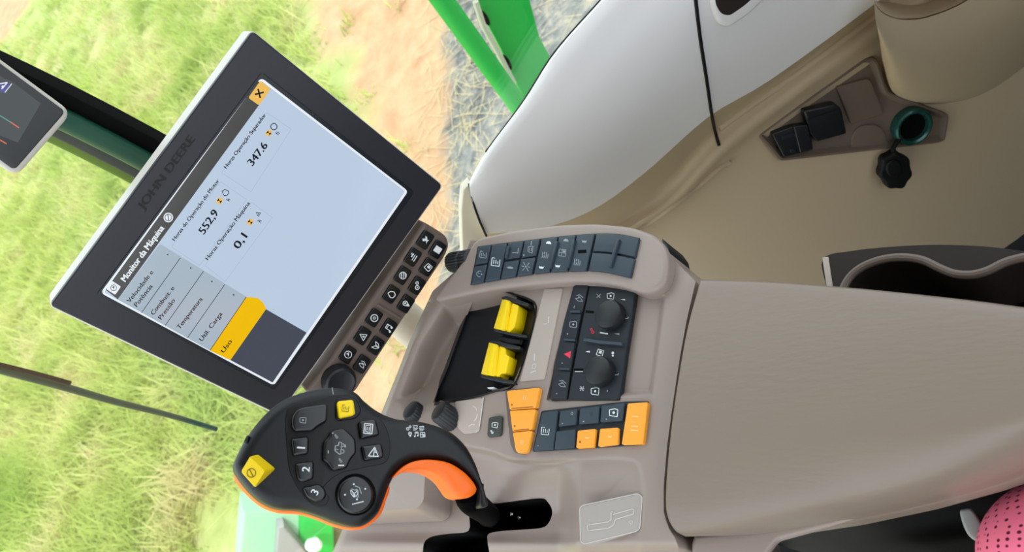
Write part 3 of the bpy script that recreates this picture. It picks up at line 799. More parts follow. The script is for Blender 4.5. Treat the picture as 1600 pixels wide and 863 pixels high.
# raised pod with the long button strip
POD=Plane(CON.o+Vector((0,0,.012)),(0,0,1))
mb=MB(); slab(mb,CON,rounded([(742,372),(800,359),(870,350),(930,348),(985,353),(1022,366),(1040,386),(1044,412),(1038,446),(1008,460),(970,447),(931,441),(890,440),(855,443),(810,447),(764,453),(725,461),(674,472),(704,430),(724,405)],14),-.03,.012,.0045,CONS,5)
mb.build('button_pod',con)
mb=MB(); slab(mb,CON,rounded([(1034,372),(1044,386),(1048,408),(1043,443),(1037,440),(1041,412),(1037,390)],3),-.03,.006,.002,BLK); mb.build('pod_end_cap',con)
c2=conv(720,350,5.333)
topc=cr_open(c2((140,188),(340,160),(540,137),(850,100),(1150,78),(1330,85),(1490,118)),6); botc=cr_open(c2((78,508),(250,475),(450,440),(700,405),(1000,392),(1180,400),(1415,452)),6)
topc=resample(topc,200); botc=resample(botc,200)
def st(s,t):
    a=np.array(topc[int(round(s*199))]); b=np.array(botc[int(round(s*199))]); return tuple(a+(b-a)*t)
def sq(s0,s1,t0,t1,n=6): return [st(s0+(s1-s0)*i/n,t0) for i in range(n+1)]+[st(s1+(s0-s1)*i/n,t1) for i in range(n+1)]
mb=MB(); slab(mb,POD,[st(-0+i/20,0) for i in range(21)]+[st(1-i/20,1) for i in range(21)],-.004,.0008,.0004,DSLATE)
pan=mb.build('button_strip',con)
def pbtn(s0,s1,t0,t1,icons=(),m=SLATE,ridge=None,h=.0032):
    mb=MB(); g=.004; slab(mb,POD,sq(s0+g,s1-g,t0+.014,t1-.014),0,h,.0009,m,3)
    for ic,s,t,z,mm in icons: sym(mb,POD,ic,st(s,t),z,h+.0002,mm,(.12,-1) if ic in ('dome','bowl') else (-1,-.12))
    if ridge:
        (sa,ta),(sb,tb)=ridge; slab(mb,POD,strip_px([st(sa,ta),st(sb,tb)],3.6),h-.001,h+.0025,.001,m,3)
    return mb.build('button',pan)
pbtn(0,.085,0,.49,[('frame',.045,.24,12,GRYP)]); pbtn(0,.085,.51,1,[('gauge',.045,.75,12,GRYP)])
pbtn(.088,.185,0,1,[('frame',.135,.5,15,WHT)])
pbtn(.188,.285,0,.48,[('corner',.245,.26,11,GRYP)],ridge=((.19,.1),(.19,.42))); pbtn(.188,.285,.52,1,[('grain',.235,.72,12,GRYP)])
pbtn(.288,.388,0,.49,[('header',.34,.28,13,GRYP),('dot',.305,.42,3,GRYP),('bar',.335,.1,8,GRYP)]); pbtn(.288,.388,.51,1,[('spray',.335,.76,15,GRYP)])
pbtn(.391,.495,0,1,[('dome',.445,.16,10,WHT),('rows',.44,.5,12,GRYP),('bowl',.435,.84,10,WHT)],ridge=((.49,.12),(.487,.88)))
pbtn(.498,.605,0,1,[('dome',.555,.14,10,GRYP),('grid',.55,.48,13,GRYP),('bowl',.54,.84,10,WHT)],ridge=((.60,.12),(.597,.88)))
b=pbtn(.608,.725,0,1,[('bowl',.67,.2,10,GRYP),('rows',.655,.76,12,GRYP)])
mb=MB(); slab(mb,POD,strip_px([st(.645,.47),st(.695,.47)],5),.003,.0036,.0002,HOLE); mb.build('indicator_slot',b)
pbtn(.728,1,0,.49); pbtn(.728,1,.51,1)
mb=MB(); slab(mb,POD,strip_px([st(.868,.12),st(.855,.84)],4.5),.002,.0062,.0016,SLATE); mb.build('divider_ridge',pan)

# thumb dial left of the pod
mb=MB(); a=CON.hit(703,411,.004); b=CON.hit(738,405,.004); 
lathe(mb,a,(b-a),[(.004,0),(.0095,.0012),(.0105,.003),(.0105,(b-a).length*.55),(.0092,(b-a).length*.6),(.0105,(b-a).length*.66),(.0105,(b-a).length-.002),(.008,(b-a).length)],BLK,48,ribs=24,ribd=-.06); mb.build('thumb_dial',con)

# black scoop with the two yellow rollers
mb=MB(); n=40
Lc=cr_open([(788,455),(768,458),(750,466),(737,480),(726,512),(712,550),(698,588),(679,627)],6); Rc=cr_open([(789,457),(803,461),(822,467),(834,474),(836,486),(829,520),(816,566),(800,603),(772,611),(748,618),(715,624),(680,629)],6)
A=[CON.hit(x,y,-.026) for x,y in resample(Lc,n)]; Bq=resample(Rc,n); B=[CON.hit(x,y,-.004) for x,y in Bq]; B2=[CON.hit(x,y,.0022) for x,y in Bq]
Cq=resample(cr_open([(790,449),(808,453),(828,459),(843,468),(846,486),(838,522),(826,569),(809,611),(777,620),(752,627),(718,634),(676,637)],6),n)
B3=[CON.hit(x,y,-.006) for x,y in Cq]
mid=[a*.55+b*.45+Vector((0,0,-.012)) for a,b in zip(A,B)]
A0=[CON.hit(x-7,y-4,-.034) for x,y in resample(Lc,n)]; A1=[a+Vector((0,0,.003)) for a in A]
loft(mb,[A0,A1,A]+[[a*(1-t)**2+m_*2*t*(1-t)+b*t*t for a,m_,b in zip(A,mid,B)] for t in (.15,.3,.45,.6,.75,.9,1)]+[B2,B3],BLK)
scoop=mb.build('roller_scoop',con,30)
k8=conv(660,440,4.795)
def quad_roller(q, tabq, h0, htop):
    """yellow thumb roller: q = its four pixel corners (upper-left, upper-right, lower-right, lower-left), rounded across"""
    mb=MB(); rows=[]; ul,ur,lr,ll=[np.array(p,float) for p in q]
    for i in range(13):
        t=i/12; a=ul+(ur-ul)*t; b=ll+(lr-ll)*t; h=h0+(htop-h0)*math.sin(PI*(.12+.76*t))
        h_in=h-.0015
        c=[a*(1-s)+b*s for s in (0,.05,.5,.95,1)]; hh=[h_in,h,h,h,h_in]
        rows.append([CON.hit(*p,hv) for p,hv in zip(c,hh)])
    base=[[Vector((v.x,v.y,ZC-.03)) for v in rows[0]]]+rows+[[Vector((v.x,v.y,ZC-.03)) for v in rows[-1]]]
    loft(mb,base,YEL)
    for k_ in (0,-1):
        L=[r[k_] for r in base]; mb.add(L,[list(range(len(L)))],YEL)
    slab(mb,CON,rounded(tabq,3),-.02,htop-.004,.0007,YEL)
    return mb
for qq,tb,flu,fll in (
    (k8((598,128),(662,142),(655,378),(535,350)) if False else k8((600,130),(672,150),(640,378),(535,350)), k8((670,160),(720,178),(712,235),(690,340),(650,382),(630,378)), k8((585,120),(625,105),(800,165),(790,185),(725,170),(600,135)), k8((530,352),(655,382),(775,400),(785,420),(740,418),(640,398),(535,372))),
    (k8((500,458),(580,478),(560,718),(440,692)), k8((578,480),(622,495),(622,548),(652,560),(625,690),(585,690),(575,718),(545,712)), k8((500,448),(540,442),(735,488),(730,508),(625,498),(505,460)), k8((430,700),(575,722),(680,745),(690,768),(600,760),(440,722)))):
    o=quad_roller(qq,tb,.000,.008).build('thumb_roller',scoop)
    mb=MB(); slab(mb,CON,rounded(flu,2),-.03,.005,.001,BLK); mb.build('roller_guard',scoop)
    mb=MB(); slab(mb,CON,rounded(fll,2),-.03,.005,.001,BLK); mb.build('roller_guard',scoop)
mb=MB(); slab(mb,CON,rounded(k8((600,398),(755,425),(735,480),(640,480),(560,430)),3),-.02,-.003,.003,BLK); mb.build('roller_bridge',scoop)
mb=MB(); slab(mb,CON,k8((485,795),(535,792),(530,800),(490,803)),-.01,.0032,0,WHT); mb.build('white_mark',scoop)

# plain plate with faint marks
c1=conv(660,340,2.8775)
mb=MB(); slab(mb,CON,rounded(c1((547,320),(631,318),(548,728),(437,738)),2),-.002,.0011,.0006,PLATE)
line(mb,CON,c1((505,612),(503,645)),2,.0013,EMB); line(mb,CON,c1((496,660),(510,658),(508,678),(493,680),(496,660)),1.6,.0013,EMB); line(mb,CON,c1((485,700),(500,692),(512,690)),1.8,.0013,EMB)
line(mb,CON,c1((568,445),(566,475)),1.6,.0013,EMB); line(mb,CON,c1((545,480),(560,478)),1.4,.0013,EMB); mb.build('marked_plate',con)

# climate panel
c3=conv(840,430,4.111)
mb=MB(); slab(mb,CON,rounded(c3((232,56),(440,62),(560,85),(627,108),(600,280),(565,500),(524,803),(300,806),(76,800),(110,560),(165,300)),2),-.004,.0015,.001,DSLATE)
line(mb,CON,c3((330,62),(262,400),(190,800)),2.4,.0017,HOLE)
for k_,p,z,mm,sx in (('blades',(392,135),7,GRYP,1),('cab',(468,135),13,WHT,1),('wedge',(547,157),9,WHT,.6),('gears',(352,360),9,REDP,1),('wedge',(508,378),10,GRYP,.6),
                  ('wedge',(322,492),8,WHT,.8),('card',(400,500),13,WHT,1),('dot',(483,500),5,WHT,1),('dot',(483,518),4,WHT,1),('spray',(285,730),8,WHT,1),('cab',(368,748),15,WHT,1),('bar',(448,745),9,GRYP,.4)):
    sym(mb,CON,k_,c3(p)[0],z,.0018,mm,(-1,-.1),sx)
for P in (((400,370),(452,378)),): line(mb,CON,c3(*P),2,.0018,WHT)
line(mb,CON,c3((540,278),(580,280),(582,268)),1.2,.0018,GRYP); line(mb,CON,c3((470,640),(515,642),(520,632)),1.2,.0018,GRYP)
for P in (((308,234),(360,238)),((235,608),(292,608))): line(mb,CON,c3(*P),3.4,.0018,HOLE)
line(mb,CON,c3((240,620),(290,620)),1.0,.0019,WHT)
cl=mb.build('climate_panel',con)
for (x,y),ic in (((450,250),'cab'),((382,612),'blades')):
    px,py=c3((x,y))[0]; mb=MB(); c=CON.hit(px,py,.0015); rr=(CON.hit(px+20.5,py,.01)-CON.hit(px,py,.01)).length
    lathe(mb,CON.hit(px,py,.009)-Vector((0,0,.0075)),(0,0,1),[(rr*1.02,0),(rr,.006),(rr*.94,.0078),(rr*.86,.0083),(0,.0083)],BLK,48)
    K=Plane(Vector((0,0,ZC+.0095)),(0,0,1)); sym(mb,K,ic,(px,py),14 if ic=='blades' else 13,.0002,WHT,(-1,-.1)); mb.build('rotary_knob',cl)
mb=MB(); slab(mb,CON,rounded(c3((290,402),(400,418),(540,430),(538,452),(400,440),(288,422)),2),0,.0055,.002,SLATE); mb.build('divider_ridge',cl)
for q,ics in (((238,62,325,64,285,240,205,240),[('crop',(268,150),14,GRYP),('bar',(235,205),5,GRYP)]),((203,250,280,248,240,425,168,418),[('cab',(228,318),13,GRYP),('dot',(192,378),2.5,GRYP)]),
              ((166,428,238,432,212,612,130,605),[('hazard',(192,510),13,REDP),('dot',(158,566),2.5,GRYP)]),((128,616,210,620,185,795,85,793),[('crop',(158,700),14,GRYP),('dot',(122,762),2.5,GRYP)])):
    mb=MB(); slab(mb,CON,rounded(c3(*zip(q[::2],q[1::2])),2.5),0,.003,.0006,SLATE if False else DSLATE)
    for k_,p,z,mm in ics: sym(mb,CON,k_,c3(p)[0],z,.0032,mm,(-1,-.1))
    mb.build('button',cl)
for P in (((205,232),(272,234)),((165,412),(238,418)),((135,600),(205,603))):
    mb=MB(); slab(mb,CON,strip_px(c3(*P),3.2),0,.0045,.0012,SLATE); mb.build('button_lip',cl)

# orange three-key bar
c4=conv(620,590,3.161)
mb=MB(); slab(mb,CON,rounded(c4((534,70),(545,60),(700,46),(712,60),(662,360),(630,382),(580,372),(560,330),(545,200)),3),-.004,.001,.0008,BROWN); ob=mb.build('orange_key_bar',con)
segs=[((541,66),(706,49),(686,152),(556,160)),((557,164),(685,156),(668,258),(570,268)),((571,272),(667,262),(650,356),(625,377),(588,371))]
for i,q in enumerate(segs):
    mb=MB(); slab(mb,CON,rounded(c4(*q),[4,4,3,3] if i==0 else ([3]*4 if i==1 else [3,3,6,8,6])),0,.0042,.0008,ORG)
    if i<2:
        a=((566,160),(672,152)) if i==0 else ((578,268),(652,262))
        p=((568,135) if i==0 else (582,240)); flat(mb,CON,circle(*c4(p)[0],1.5,n=8),.0044,ORGD)
        line(mb,CON,c4((a[0][0],a[0][1]-6),(a[1][0],a[1][1]-6)),1.4,.0044,ORGD)
    cxy={0:(632,100),1:(622,210),2:(618,320)}[i]; sym(mb,CON,'header',c4(cxy)[0],8,.0044,ORGL,(-1,-.1)) if i!=1 else None
    mb.build('orange_key',ob)
# function button block
mb=MB(); slab(mb,CON,rounded(c4((712,165),(1000,132),(1130,118),(1242,116),(1247,140),(1222,332),(1105,340),(880,355),(668,367)),3),-.004,.001,.0008,DSLATE); fb=mb.build('function_key_block',con)
def fkey(q,m,ics=(),r=3,name='button'):
    mb=MB(); slab(mb,CON,rounded(c4(*q),r),0,.004,.0008,m)
    for k_,p,z,mm in ics: sym(mb,CON,k_,c4(p)[0],z,.0042,mm,(.1,-1) if k_ in ('bar','bowl') else (-1,-.1))
    return mb.build(name,fb)
fkey(((718,172),(795,163),(772,356),(673,362)),SLATE,[('frame',(733,265),14,WHT),('dash',(697,338),3,GRYP)])
fkey(((805,166),(890,155),(884,234),(797,244)),SLATE,[('dot',(818,228),2.5,GRYP),('box',(865,178),4,GRYP)])
fkey(((903,153),(1000,141),(994,224),(897,233)),SLATE,[('dot',(922,218),3,GRYP),('header',(960,178),6,SLATE)])
fkey(((1010,139),(1124,124),(1112,214),(1003,222)),SLATE,[('cab',(1070,175),16,WHT),('dot',(1036,207),3,GRYP)])
fkey(((786,266),(882,256),(876,346),(777,356)),SLATE)
fkey(((892,262),(982,253),(972,344),(884,350)),ORG,[('bowl',(940,298),8,ORGL),('dot',(904,319),4,ORGD)],3,'orange_key')
fkey(((1002,253),(1094,247),(1090,330),(992,342)),ORG,[('bowl',(1052,292),8,ORGL)],3,'orange_key')
fkey(((1139,128),(1240,121),(1216,328),(1109,332)),ORG,[('bar',(1178,193),12,ORGL),('bar',(1168,220),6,ORGL),('bar',(1175,242),12,ORGL),('bar',(1175,262),14,ORGL)],3,'orange_key')

# small grey key, mark plate, two ribbed knobs
mb=MB(); slab(mb,CON,rounded(c4((452,198),(508,186),(517,195),(512,280),(503,288),(450,294),(444,285)),3),-.002,.003,.0012,BROWN if False else DKG)
sym(mb,CON,'cab',c4((484,236))[0],11,.0032,WHT,(-1,-.15)); sym(mb,CON,'gears',c4((470,270))[0],6,.0032,WHT); mb.build('grey_key',con)
mb=MB(); slab(mb,CON,rounded(c4((285,118),(428,99),(405,262),(388,272),(330,280),(300,250)),4),-.003,.001,.0006,PLATE)
line(mb,CON,c4((375,142),(388,148),(395,162)),1.6,.0012,EMB); line(mb,CON,c4((398,180),(394,200),(382,216)),1.8,.0012,EMB); line(mb,CON,c4((355,243),(370,232),(385,234)),1.8,.0012,EMB)
P=c4((285,118),(428,99),(405,262),(388,272),(330,280)); line(mb,CON,P[1:4],1.2,.0012,EMB)
mb.build('marked_plate',con)
def knob(px0,px1,h0,h1,r,name='ribbed_knob'):
    a=CON.hit(*px0,h0); b=CON.hit(*px1,h1); d=b-a; L=d.length; mb=MB()
    lathe(mb,a,d,[(r*.9,-.012),(r*1.02,0),(r*1.0,L*.85),(r*.9,L*.97),(r*.75,L),(0,L)],BLK,60,ribs=20,ribd=-.05)
    return mb.build(name,con)
knob((709,659),(684,641),-.004,.014,.0108)
knob((661,656),(640,640),-.012,.006,.0105)
mb=MB(); tube(mb,[CON.hit(900,640,-.02),Vector((CON.hit(900,640).x,CON.hit(900,640).y,0))],.05,RUB,24); mb.build('support_column',con)
# shift pattern plate
SPL=Plane(CON.o+Vector((0,0,-.0022)),(0,0,1))
q=rounded(c4((903,645),(920,632),(1190,574),(1212,590),(1200,748),(1180,762),(925,824),(908,812)),5)
mb=MB(); slab(mb,SPL,q,-.02,.0012,.0008,GREYP)
line(mb,SPL,q+[q[0]],1.3,.0014,EMB)
for P in (((942,730),(1040,715),(1058,703),(1058,668),(1066,662)),((1066,678),(1165,650),(1172,655),(1170,675),(1080,702)),((1080,702),(1070,730),(1045,745),(945,758),(942,730))): line(mb,SPL,c4(*P),1.6,.0015,EMB)
line(mb,SPL,c4((1145,712),(1165,708),(1160,730),(1145,712)),1.2,.0015,EMB); sym(mb,SPL,'wedge',c4((950,704))[0],3,.0015,EMB)
mb.build('shift_pattern_plate',con)
# raised block beneath the grip and slot liner
BK=level(ZC+.004)
mb=MB(); taper(mb,CON,rounded([(520,690),(680,690),(704,712),(704,806),(694,815),(515,822)],6),-.04,rounded([(530,690),(652,708),(668,728),(665,786),(654,798),(530,806)],8),.008,CONS,.18)
mb.build('grip_pedestal',con)
mb=MB(); _q=[CON.hit(x,y,-.04) for x,y in ((652,776),(872,772),(872,872),(652,880))]; _v=[Vector((q.x,q.y,z)) for z in (ZC-.105,ZC-.097) for q in _q]; mb.add(_v,[[0,1,2,3],[7,6,5,4],[0,4,5,1],[1,5,6,2],[2,6,7,3],[3,7,4,0]],HOLE); mb.build('slot_liner',con)
for q_ in ((800,803),(812,809)):
    mb=MB(); c=CON.hit(*q_,-.055); lathe(mb,c-Vector((0,0,.029)),(0,0,1),[(.002,0),(.002,.030),(.001,.031),(0,.031)],CHR,12); mb.build('lever_pin',con)

# ================================================================== joystick
j7=conv(360,580,3.05)
nJ=cw(.30,-.35,.89).normalized()
JP=at_depth(560,700,.55,nJ,hW)
jb=CON.hit(752,800,-.05); joy=thing('joystick_lever','black multifunction joystick with orange back and numbered buttons beside the monitor','joystick',jb)
body=cr_closed(j7((20,455),(42,380),(95,290),(165,205),(235,145),(330,100),(470,72),(590,88),(650,140),(715,188),(800,222),(930,238),(1055,282),(1130,350),(1172,435),(1194,510),(1216,580),(1232,640),(1196,648),(1192,585),(1176,532),(1124,477),(1050,433),(950,424),(868,436),(806,478),(768,540),(742,610),(712,680),(660,728),(605,744),(520,725),(430,690),(340,664),(235,655),(150,618),(70,540)),5)
mb=MB(); slab(mb,JP,body,-.03,.0,.0085,JOY,7); 
# fine seam on the brow
line(mb,JP,j7((485,78),(490,112)),1.2,.0002,GRYP)
jbody=mb.build('grip_body',joy,60)
ob_=cr_closed(j7((22,490),(60,470),(200,350),(420,300),(700,420),(765,540),(748,620),(720,690),(665,738),(605,757),(515,740),(430,706),(340,680),(235,672),(145,635),(55,550)),5)
JO=JP
mb=MB(); slab(mb,JP,ob_,-.045,-.022,.006,ORT,5); mb.build('orange_back',joy,60)
trig=cr_closed(j7((775,510),(815,465),(870,432),(950,421),(1045,434),(1120,478),(1168,530),(1182,565),(1165,592),(1125,606),(1080,592),(1052,555),(1020,515),(965,480),(900,468),(830,478)),5)
mb=MB(); slab(mb,JP,trig,-.028,.003,.0055,ORT,6); mb.build('orange_trigger',joy,60)
# recessed dark field for the keys
fld=cr_closed(j7((262,230),(290,165),(400,140),(520,112),(600,120),(640,190),(720,235),(760,330),(745,430),(640,460),(520,490),(440,560),(470,600),(450,640),(390,640),(335,580),(300,520),(275,440)),5)
mb=MB(); slab(mb,JP,fld,-.001,.0006,.0005,JOYG); mb.build('key_field',joy)
def jkey(q,m,ics=(),r=4,h=.0045,name='button',txt=None,smooth=False,mk=WHT,br=.0017):
    mb=MB(); pp=j7(*q); slab(mb,JP,cr_closed(pp,5) if smooth else rounded(pp,max(r,5)),-.001,h,br,m,5)
    for k_,p,z,mm,up in ics: sym(mb,JP,k_,j7(p)[0],z,h+.0002,mm,up)
    if txt:
        for s,a,b,hp in txt: text_px(mb,JP,s,j7(a)[0],j7(b)[0],hp,h+.0002,WHT,bold=.35)
    return mb.build(name,joy)
mb=MB(); slab(mb,JP,rounded(j7((500,130),(600,125),(628,190),(600,228),(510,238),(498,220)),8),-.001,.0015,.001,JOYG); mb.build('yellow_button_bezel',joy)
jkey(((510,143),(588,135),(597,208),(520,224)),YEL,[('frame',(548,178),12,YELD,(-1,-.1))],5,.007,'yellow_button')
jkey(((293,225),(315,185),(345,172),(455,156),(466,165),(462,240),(420,262),(395,285),(310,288),(295,270)),GLOS,[('cab',(345,235),12,GRYP,(-1,-.1))],4,.0058)
jkey(((290,322),(365,310),(376,322),(374,395),(300,405)),GLOS,[],4,.0045,txt=[('1',(356,370),(357,352),13)])
jkey(((308,440),(390,430),(400,440),(398,515),(350,530),(322,520)),GLOS,[],4,.0045,txt=[('2',(376,482),(380,455),12)])
jkey(((342,556),(425,538),(452,560),(460,590),(445,618),(405,624),(365,600)),GLOS,[],4,.0045,txt=[('3',(414,594),(428,566),12)])
jkey(((445,335),(470,312),(480,285),(540,270),(575,300),(598,325),(602,390),(575,420),(555,465),(490,476),(465,440),(442,425)),GLOS,
     [('machine',(516,368),22,GRYP,(-1,-.1)),('dash',(466,386),5,WHT,(0,-1)),('dash',(547,358),5,WHT,(0,-1)),('dot',(488,297),3,GRYP,(-1,0)),('gears',(505,312),7,GRYP,(-1,0)),('gears',(525,427),7,GRYP,(-1,0)),('bar',(528,450),11,WHT,(0,-1))],4,.006)
# dash orientation: the two side ticks
jkey(((610,240),(695,228),(714,305),(622,325)),GLOS,[('header',(657,275),14,WHT,(-1,-.1)),('box',(657,275),18,WHT,(-1,-.1))],5,.0045)
jkey(((624,357),(722,345),(735,412),(640,430)),GLOS,[('tri_f',(682,386),18,WHT,(0,-1))],5,.0045)
cpx=j7((597,590))[0]
mb=MB(); slab(mb,JP,circle(*cpx,32,33,n=48),-.001,.0008,.0005,HOLE); mb.build('round_button_ring',joy)
mb=MB(); slab(mb,JP,circle(*cpx,28.5,29.5,n=48),-.001,.0055,.002,GLOS,5)
sym(mb,JP,'crop',j7((600,575))[0],20,.0057,GRYP,(-.8,-.6)); sym(mb,JP,'leaf',j7((590,585))[0],14,.0057,WHT,(0,-1))
for p in ((588,540),(643,562),(546,590),(603,612)): sym(mb,JP,'dot',j7(p)[0],3.4,.0057,WHT)
line(mb,JP,j7((580,636),(635,622)),1.4,.0057,WHT); mb.build('round_button',joy)
mb=MB(); taper(mb,JP,rounded(j7((56,480),(128,395),(215,466),(120,556)),4),.0,rounded(j7((50,480),(92,405),(168,478),(118,556)),4),.017,YEL)
SY=Plane(JP.o+nJ*.017,nJ,JP.a); sym(mb,SY,'slash',j7((100,486))[0],17,.0003,YELD,(-.9,-.3)); mb.build('yellow_thumb_switch',joy)
mb=MB(); slab(mb,JP,rounded(j7((64,335),(78,308),(88,305),(80,345)),1),-.012,-.002,.001,BLK); mb.build('side_switch',joy)
mb=MB()
for i,(p,ic) in enumerate((((850,272),'gears'),((882,270),'rows'),((912,274),'rows'),((856,302),'pin'),((886,302),'note'),((916,304),'grid'))): sym(mb,JP,ic,j7(p)[0],9,.0004,WHT,(-.1,-1))
mb.build('grip_legend',joy)
# stem from the grip end down into the slot
mb=MB(); pts=[JP.p3(*JP.px2(*j7((1178,540))[0]),-.022),JP.p3(*JP.px2(*j7((1200,610))[0]),-.026),CON.hit(764,805,-.006),CON.hit(764,808,-.04),CON.hit(764,808,-.04)-Vector((0,0,.045))]
pts=[Vector(p) for p in cr_open([tuple(p) for p in pts],6)]
tube(mb,pts,[.0115-.0025*min(1,i/12) for i in range(len(pts))],STEMM,20); mb.build('stem',joy)

# ================================================================== seat, pink fabric, grey tab
pk=mat('pink_mesh_fabric',(240,96,128),.8,.2)
nt=pk.node_tree; p=nt.nodes['Principled BSDF']
SZ=level(ZA-.10)
sp=SZ.hit(1620,800); pf=MB()
c=at_depth(1600,810,.50,cw(0,0,1)).o
# elongated rounded form, long axis roughly along the armrest
Lx=(AR.hit(1700,800)-AR.hit(1500,830)).normalized(); Lz=Vector((0,0,1)); Ly=Lz.cross(Lx).normalized()
ctr=CAM+ray(1700,872)*.50
rows=[]
nth,nph=48,72
for i in range(nth+1):
    th=PI*i/nth; row=[]
    for j in range(nph):
        ph=2*PI*j/nph
        row.append(ctr+Lx*(-.062*math.cos(th)*(1.0 if math.cos(th)>0 else 2.6))+Ly*(.052*math.sin(th)*math.cos(ph))+Lz*(.06*math.sin(th)*math.sin(ph)))
    rows.append(row)
loft(pf,rows,pk,closed=True)
po=pf.build('pink_mesh_fabric',origin=ctr)
tag(po,'rounded pink perforated fabric at the lower right edge of the photo','fabric')
# holes drawn by a procedural pattern on the form's own surface
tc=nt.nodes.new('ShaderNodeTexCoord'); mp=nt.nodes.new('ShaderNodeMapping'); vo=nt.nodes.new('ShaderNodeTexVoronoi'); rp=nt.nodes.new('ShaderNodeValToRGB'); mx=nt.nodes.new('ShaderNodeMix'); mx.data_type='RGBA'
vo.inputs['Scale'].default_value=240; vo.inputs['Randomness'].default_value=.15; mp.inputs['Scale'].default_value=(1.05,.6,1.05)
nt.links.new(tc.outputs['Object'],mp.inputs[0]); nt.links.new(mp.outputs[0],vo.inputs['Vector']); nt.links.new(vo.outputs['Distance'],rp.inputs[0])
rp.color_ramp.elements[0].position=.22; rp.color_ramp.elements[1].position=.32
nt.links.new(rp.outputs[0],mx.inputs[0]); mx.inputs[6].default_value=lin((96,20,42)); mx.inputs[7].default_value=lin((252,122,152)); nt.links.new(mx.outputs[2],p.inputs['Base Color'])
# seat under it
SE=level(.46)
sx=ctr.x; sy=ctr.y
mb=MB()
def box_round(mb,x0,x1,y0,y1,z0,z1,r,m):
    pl=level(0); P=[(x0,y0),(x1,y0),(x1,y1),(x0,y1)]; P=rounded(P,r*2,6)
    slab2(mb,Plane((0,0,0),(0,0,1),(1,0,0)),dedupe(P),z0,z1,r,m,6)
sw=AR.hit(1330,830,-.05)
seat=thing('driver_seat','black seat in deep shadow beside the armrest','seat',(sx-.22,sy+.05,0))
ztop=ctr.z-.058
mb=MB(); box_round(mb,sx-.47,sx+.0,sy-.25,sy+.16,ztop-.13,ztop,.03,SEATM); mb.build('seat_cushion',seat)
mb=MB(); box_round(mb,sx-.36,sx-.06,sy-.15,sy+.10,0.02,ztop-.12,.02,SEATM); mb.build('seat_base',seat)
mb=MB(); TB=at_depth(1515,825,.53,-ray(1515,825).normalized(),(1,0,0))
slab(mb,TB,cr_closed([(1500,799),(1508,795),(1518,796),(1530,812),(1545,838),(1550,856),(1532,850),(1514,838),(1504,818)],4),-.008,0,.002,LEV)
b=TB.p3(*TB.px2(1535,845),-.004); tube(mb,[b,Vector((b.x-.005,b.y-.02,ztop+.004))],.004,LEV,10)
lv=mb.build('seat_tab',origin=b); tag(lv,'grey curved plastic tab in the dark gap beside the pink fabric','tab')

# ================================================================== outside
hr=Plane(CAM-nW*1.55,nW,hW)
c8=conv(640,0,2.158)
a=hr.hit(691,0); b=hr.hit(814,171); d=b-a
rt=thing('ladder_handrail','green tubular handrail outside the window above the gravel','handrail',(b+d*.5))
mb=MB(); tube(mb,[a-d*1.2,a,b,b+d*1.6],(hr.hit(735,90)-hr.hit(749,81)).length,GRN,24); mb.build('rail_tube',rt)
bp=Plane(CAM-nW*1.62,nW,hW)
bc=bp.hit(820,80); br_=thing('ladder_plate','flat green steel ladder plate with oval holes outside the window','plate',bc)
mb=MB(); slab(mb,bp,c8((180,-40),(395,-60),(408,10),(440,130),(492,225),(560,330),(480,420),(395,345),(362,290),(310,170),(262,80),(232,12)),-.03,0,.003,GRN); mb.build('side_plate',br_)
for q in ((250,62),(324,212)):
    mb=MB(); slab(mb,bp,circle(*c8((q[0]+6,q[1]))[0],4.5,13,n=20,rot=-.5),-.002,.002,.001,HOLE); mb.build('slot_hole',br_)
mb=MB(); P=c8((222,5),(250,90),(300,180),(352,282)); tube(mb,[bp.hit(x,y,.01) for x,y in P],.007,CREAM,10); mb.build('rim_strip',br_)
# green machine body low on the left
mp_=Plane(CAM-nW*2.3,nW,hW)
mc=mp_.hit(430,840); mpn=thing('machine_body','green machine body, one panel paled by painted-in light, below the joystick outside','machine',mc)
mb=MB(); slab(mb,mp_,[(380,800),(474,800),(476,890),(372,890),(374,860)],-.12,0,.02,GRNP); mb.build('overexposed_panel',mpn)  # strong daylight on the green body painted as a pale colour
mb=MB(); c=mp_.hit(440,870,-.06); tube(mb,[c,Vector((c.x,c.y,GZ))],.06,GRN,20); mb.build('support_post',mpn)
mb=MB(); slab(mb,mp_,[(466,795),(520,795),(525,890),(466,890)],-.14,.01,.02,GRN); mb.build('green_panel',mpn)
mb=MB(); slab(mb,mp_,[(434,826),(444,824),(478,863),(490,890),(430,890)],-.05,.06,.01,DKG if False else LEV); mb.build('grey_gusset',mpn)
mb=MB(); c=mp_.hit(490,852,.1); lathe(mb,c,(0,0,1),[(0,-.045),(.03,-.035),(.045,0),(.03,.035),(0,.045)],WHT,20); mb.build('white_cap',mpn)
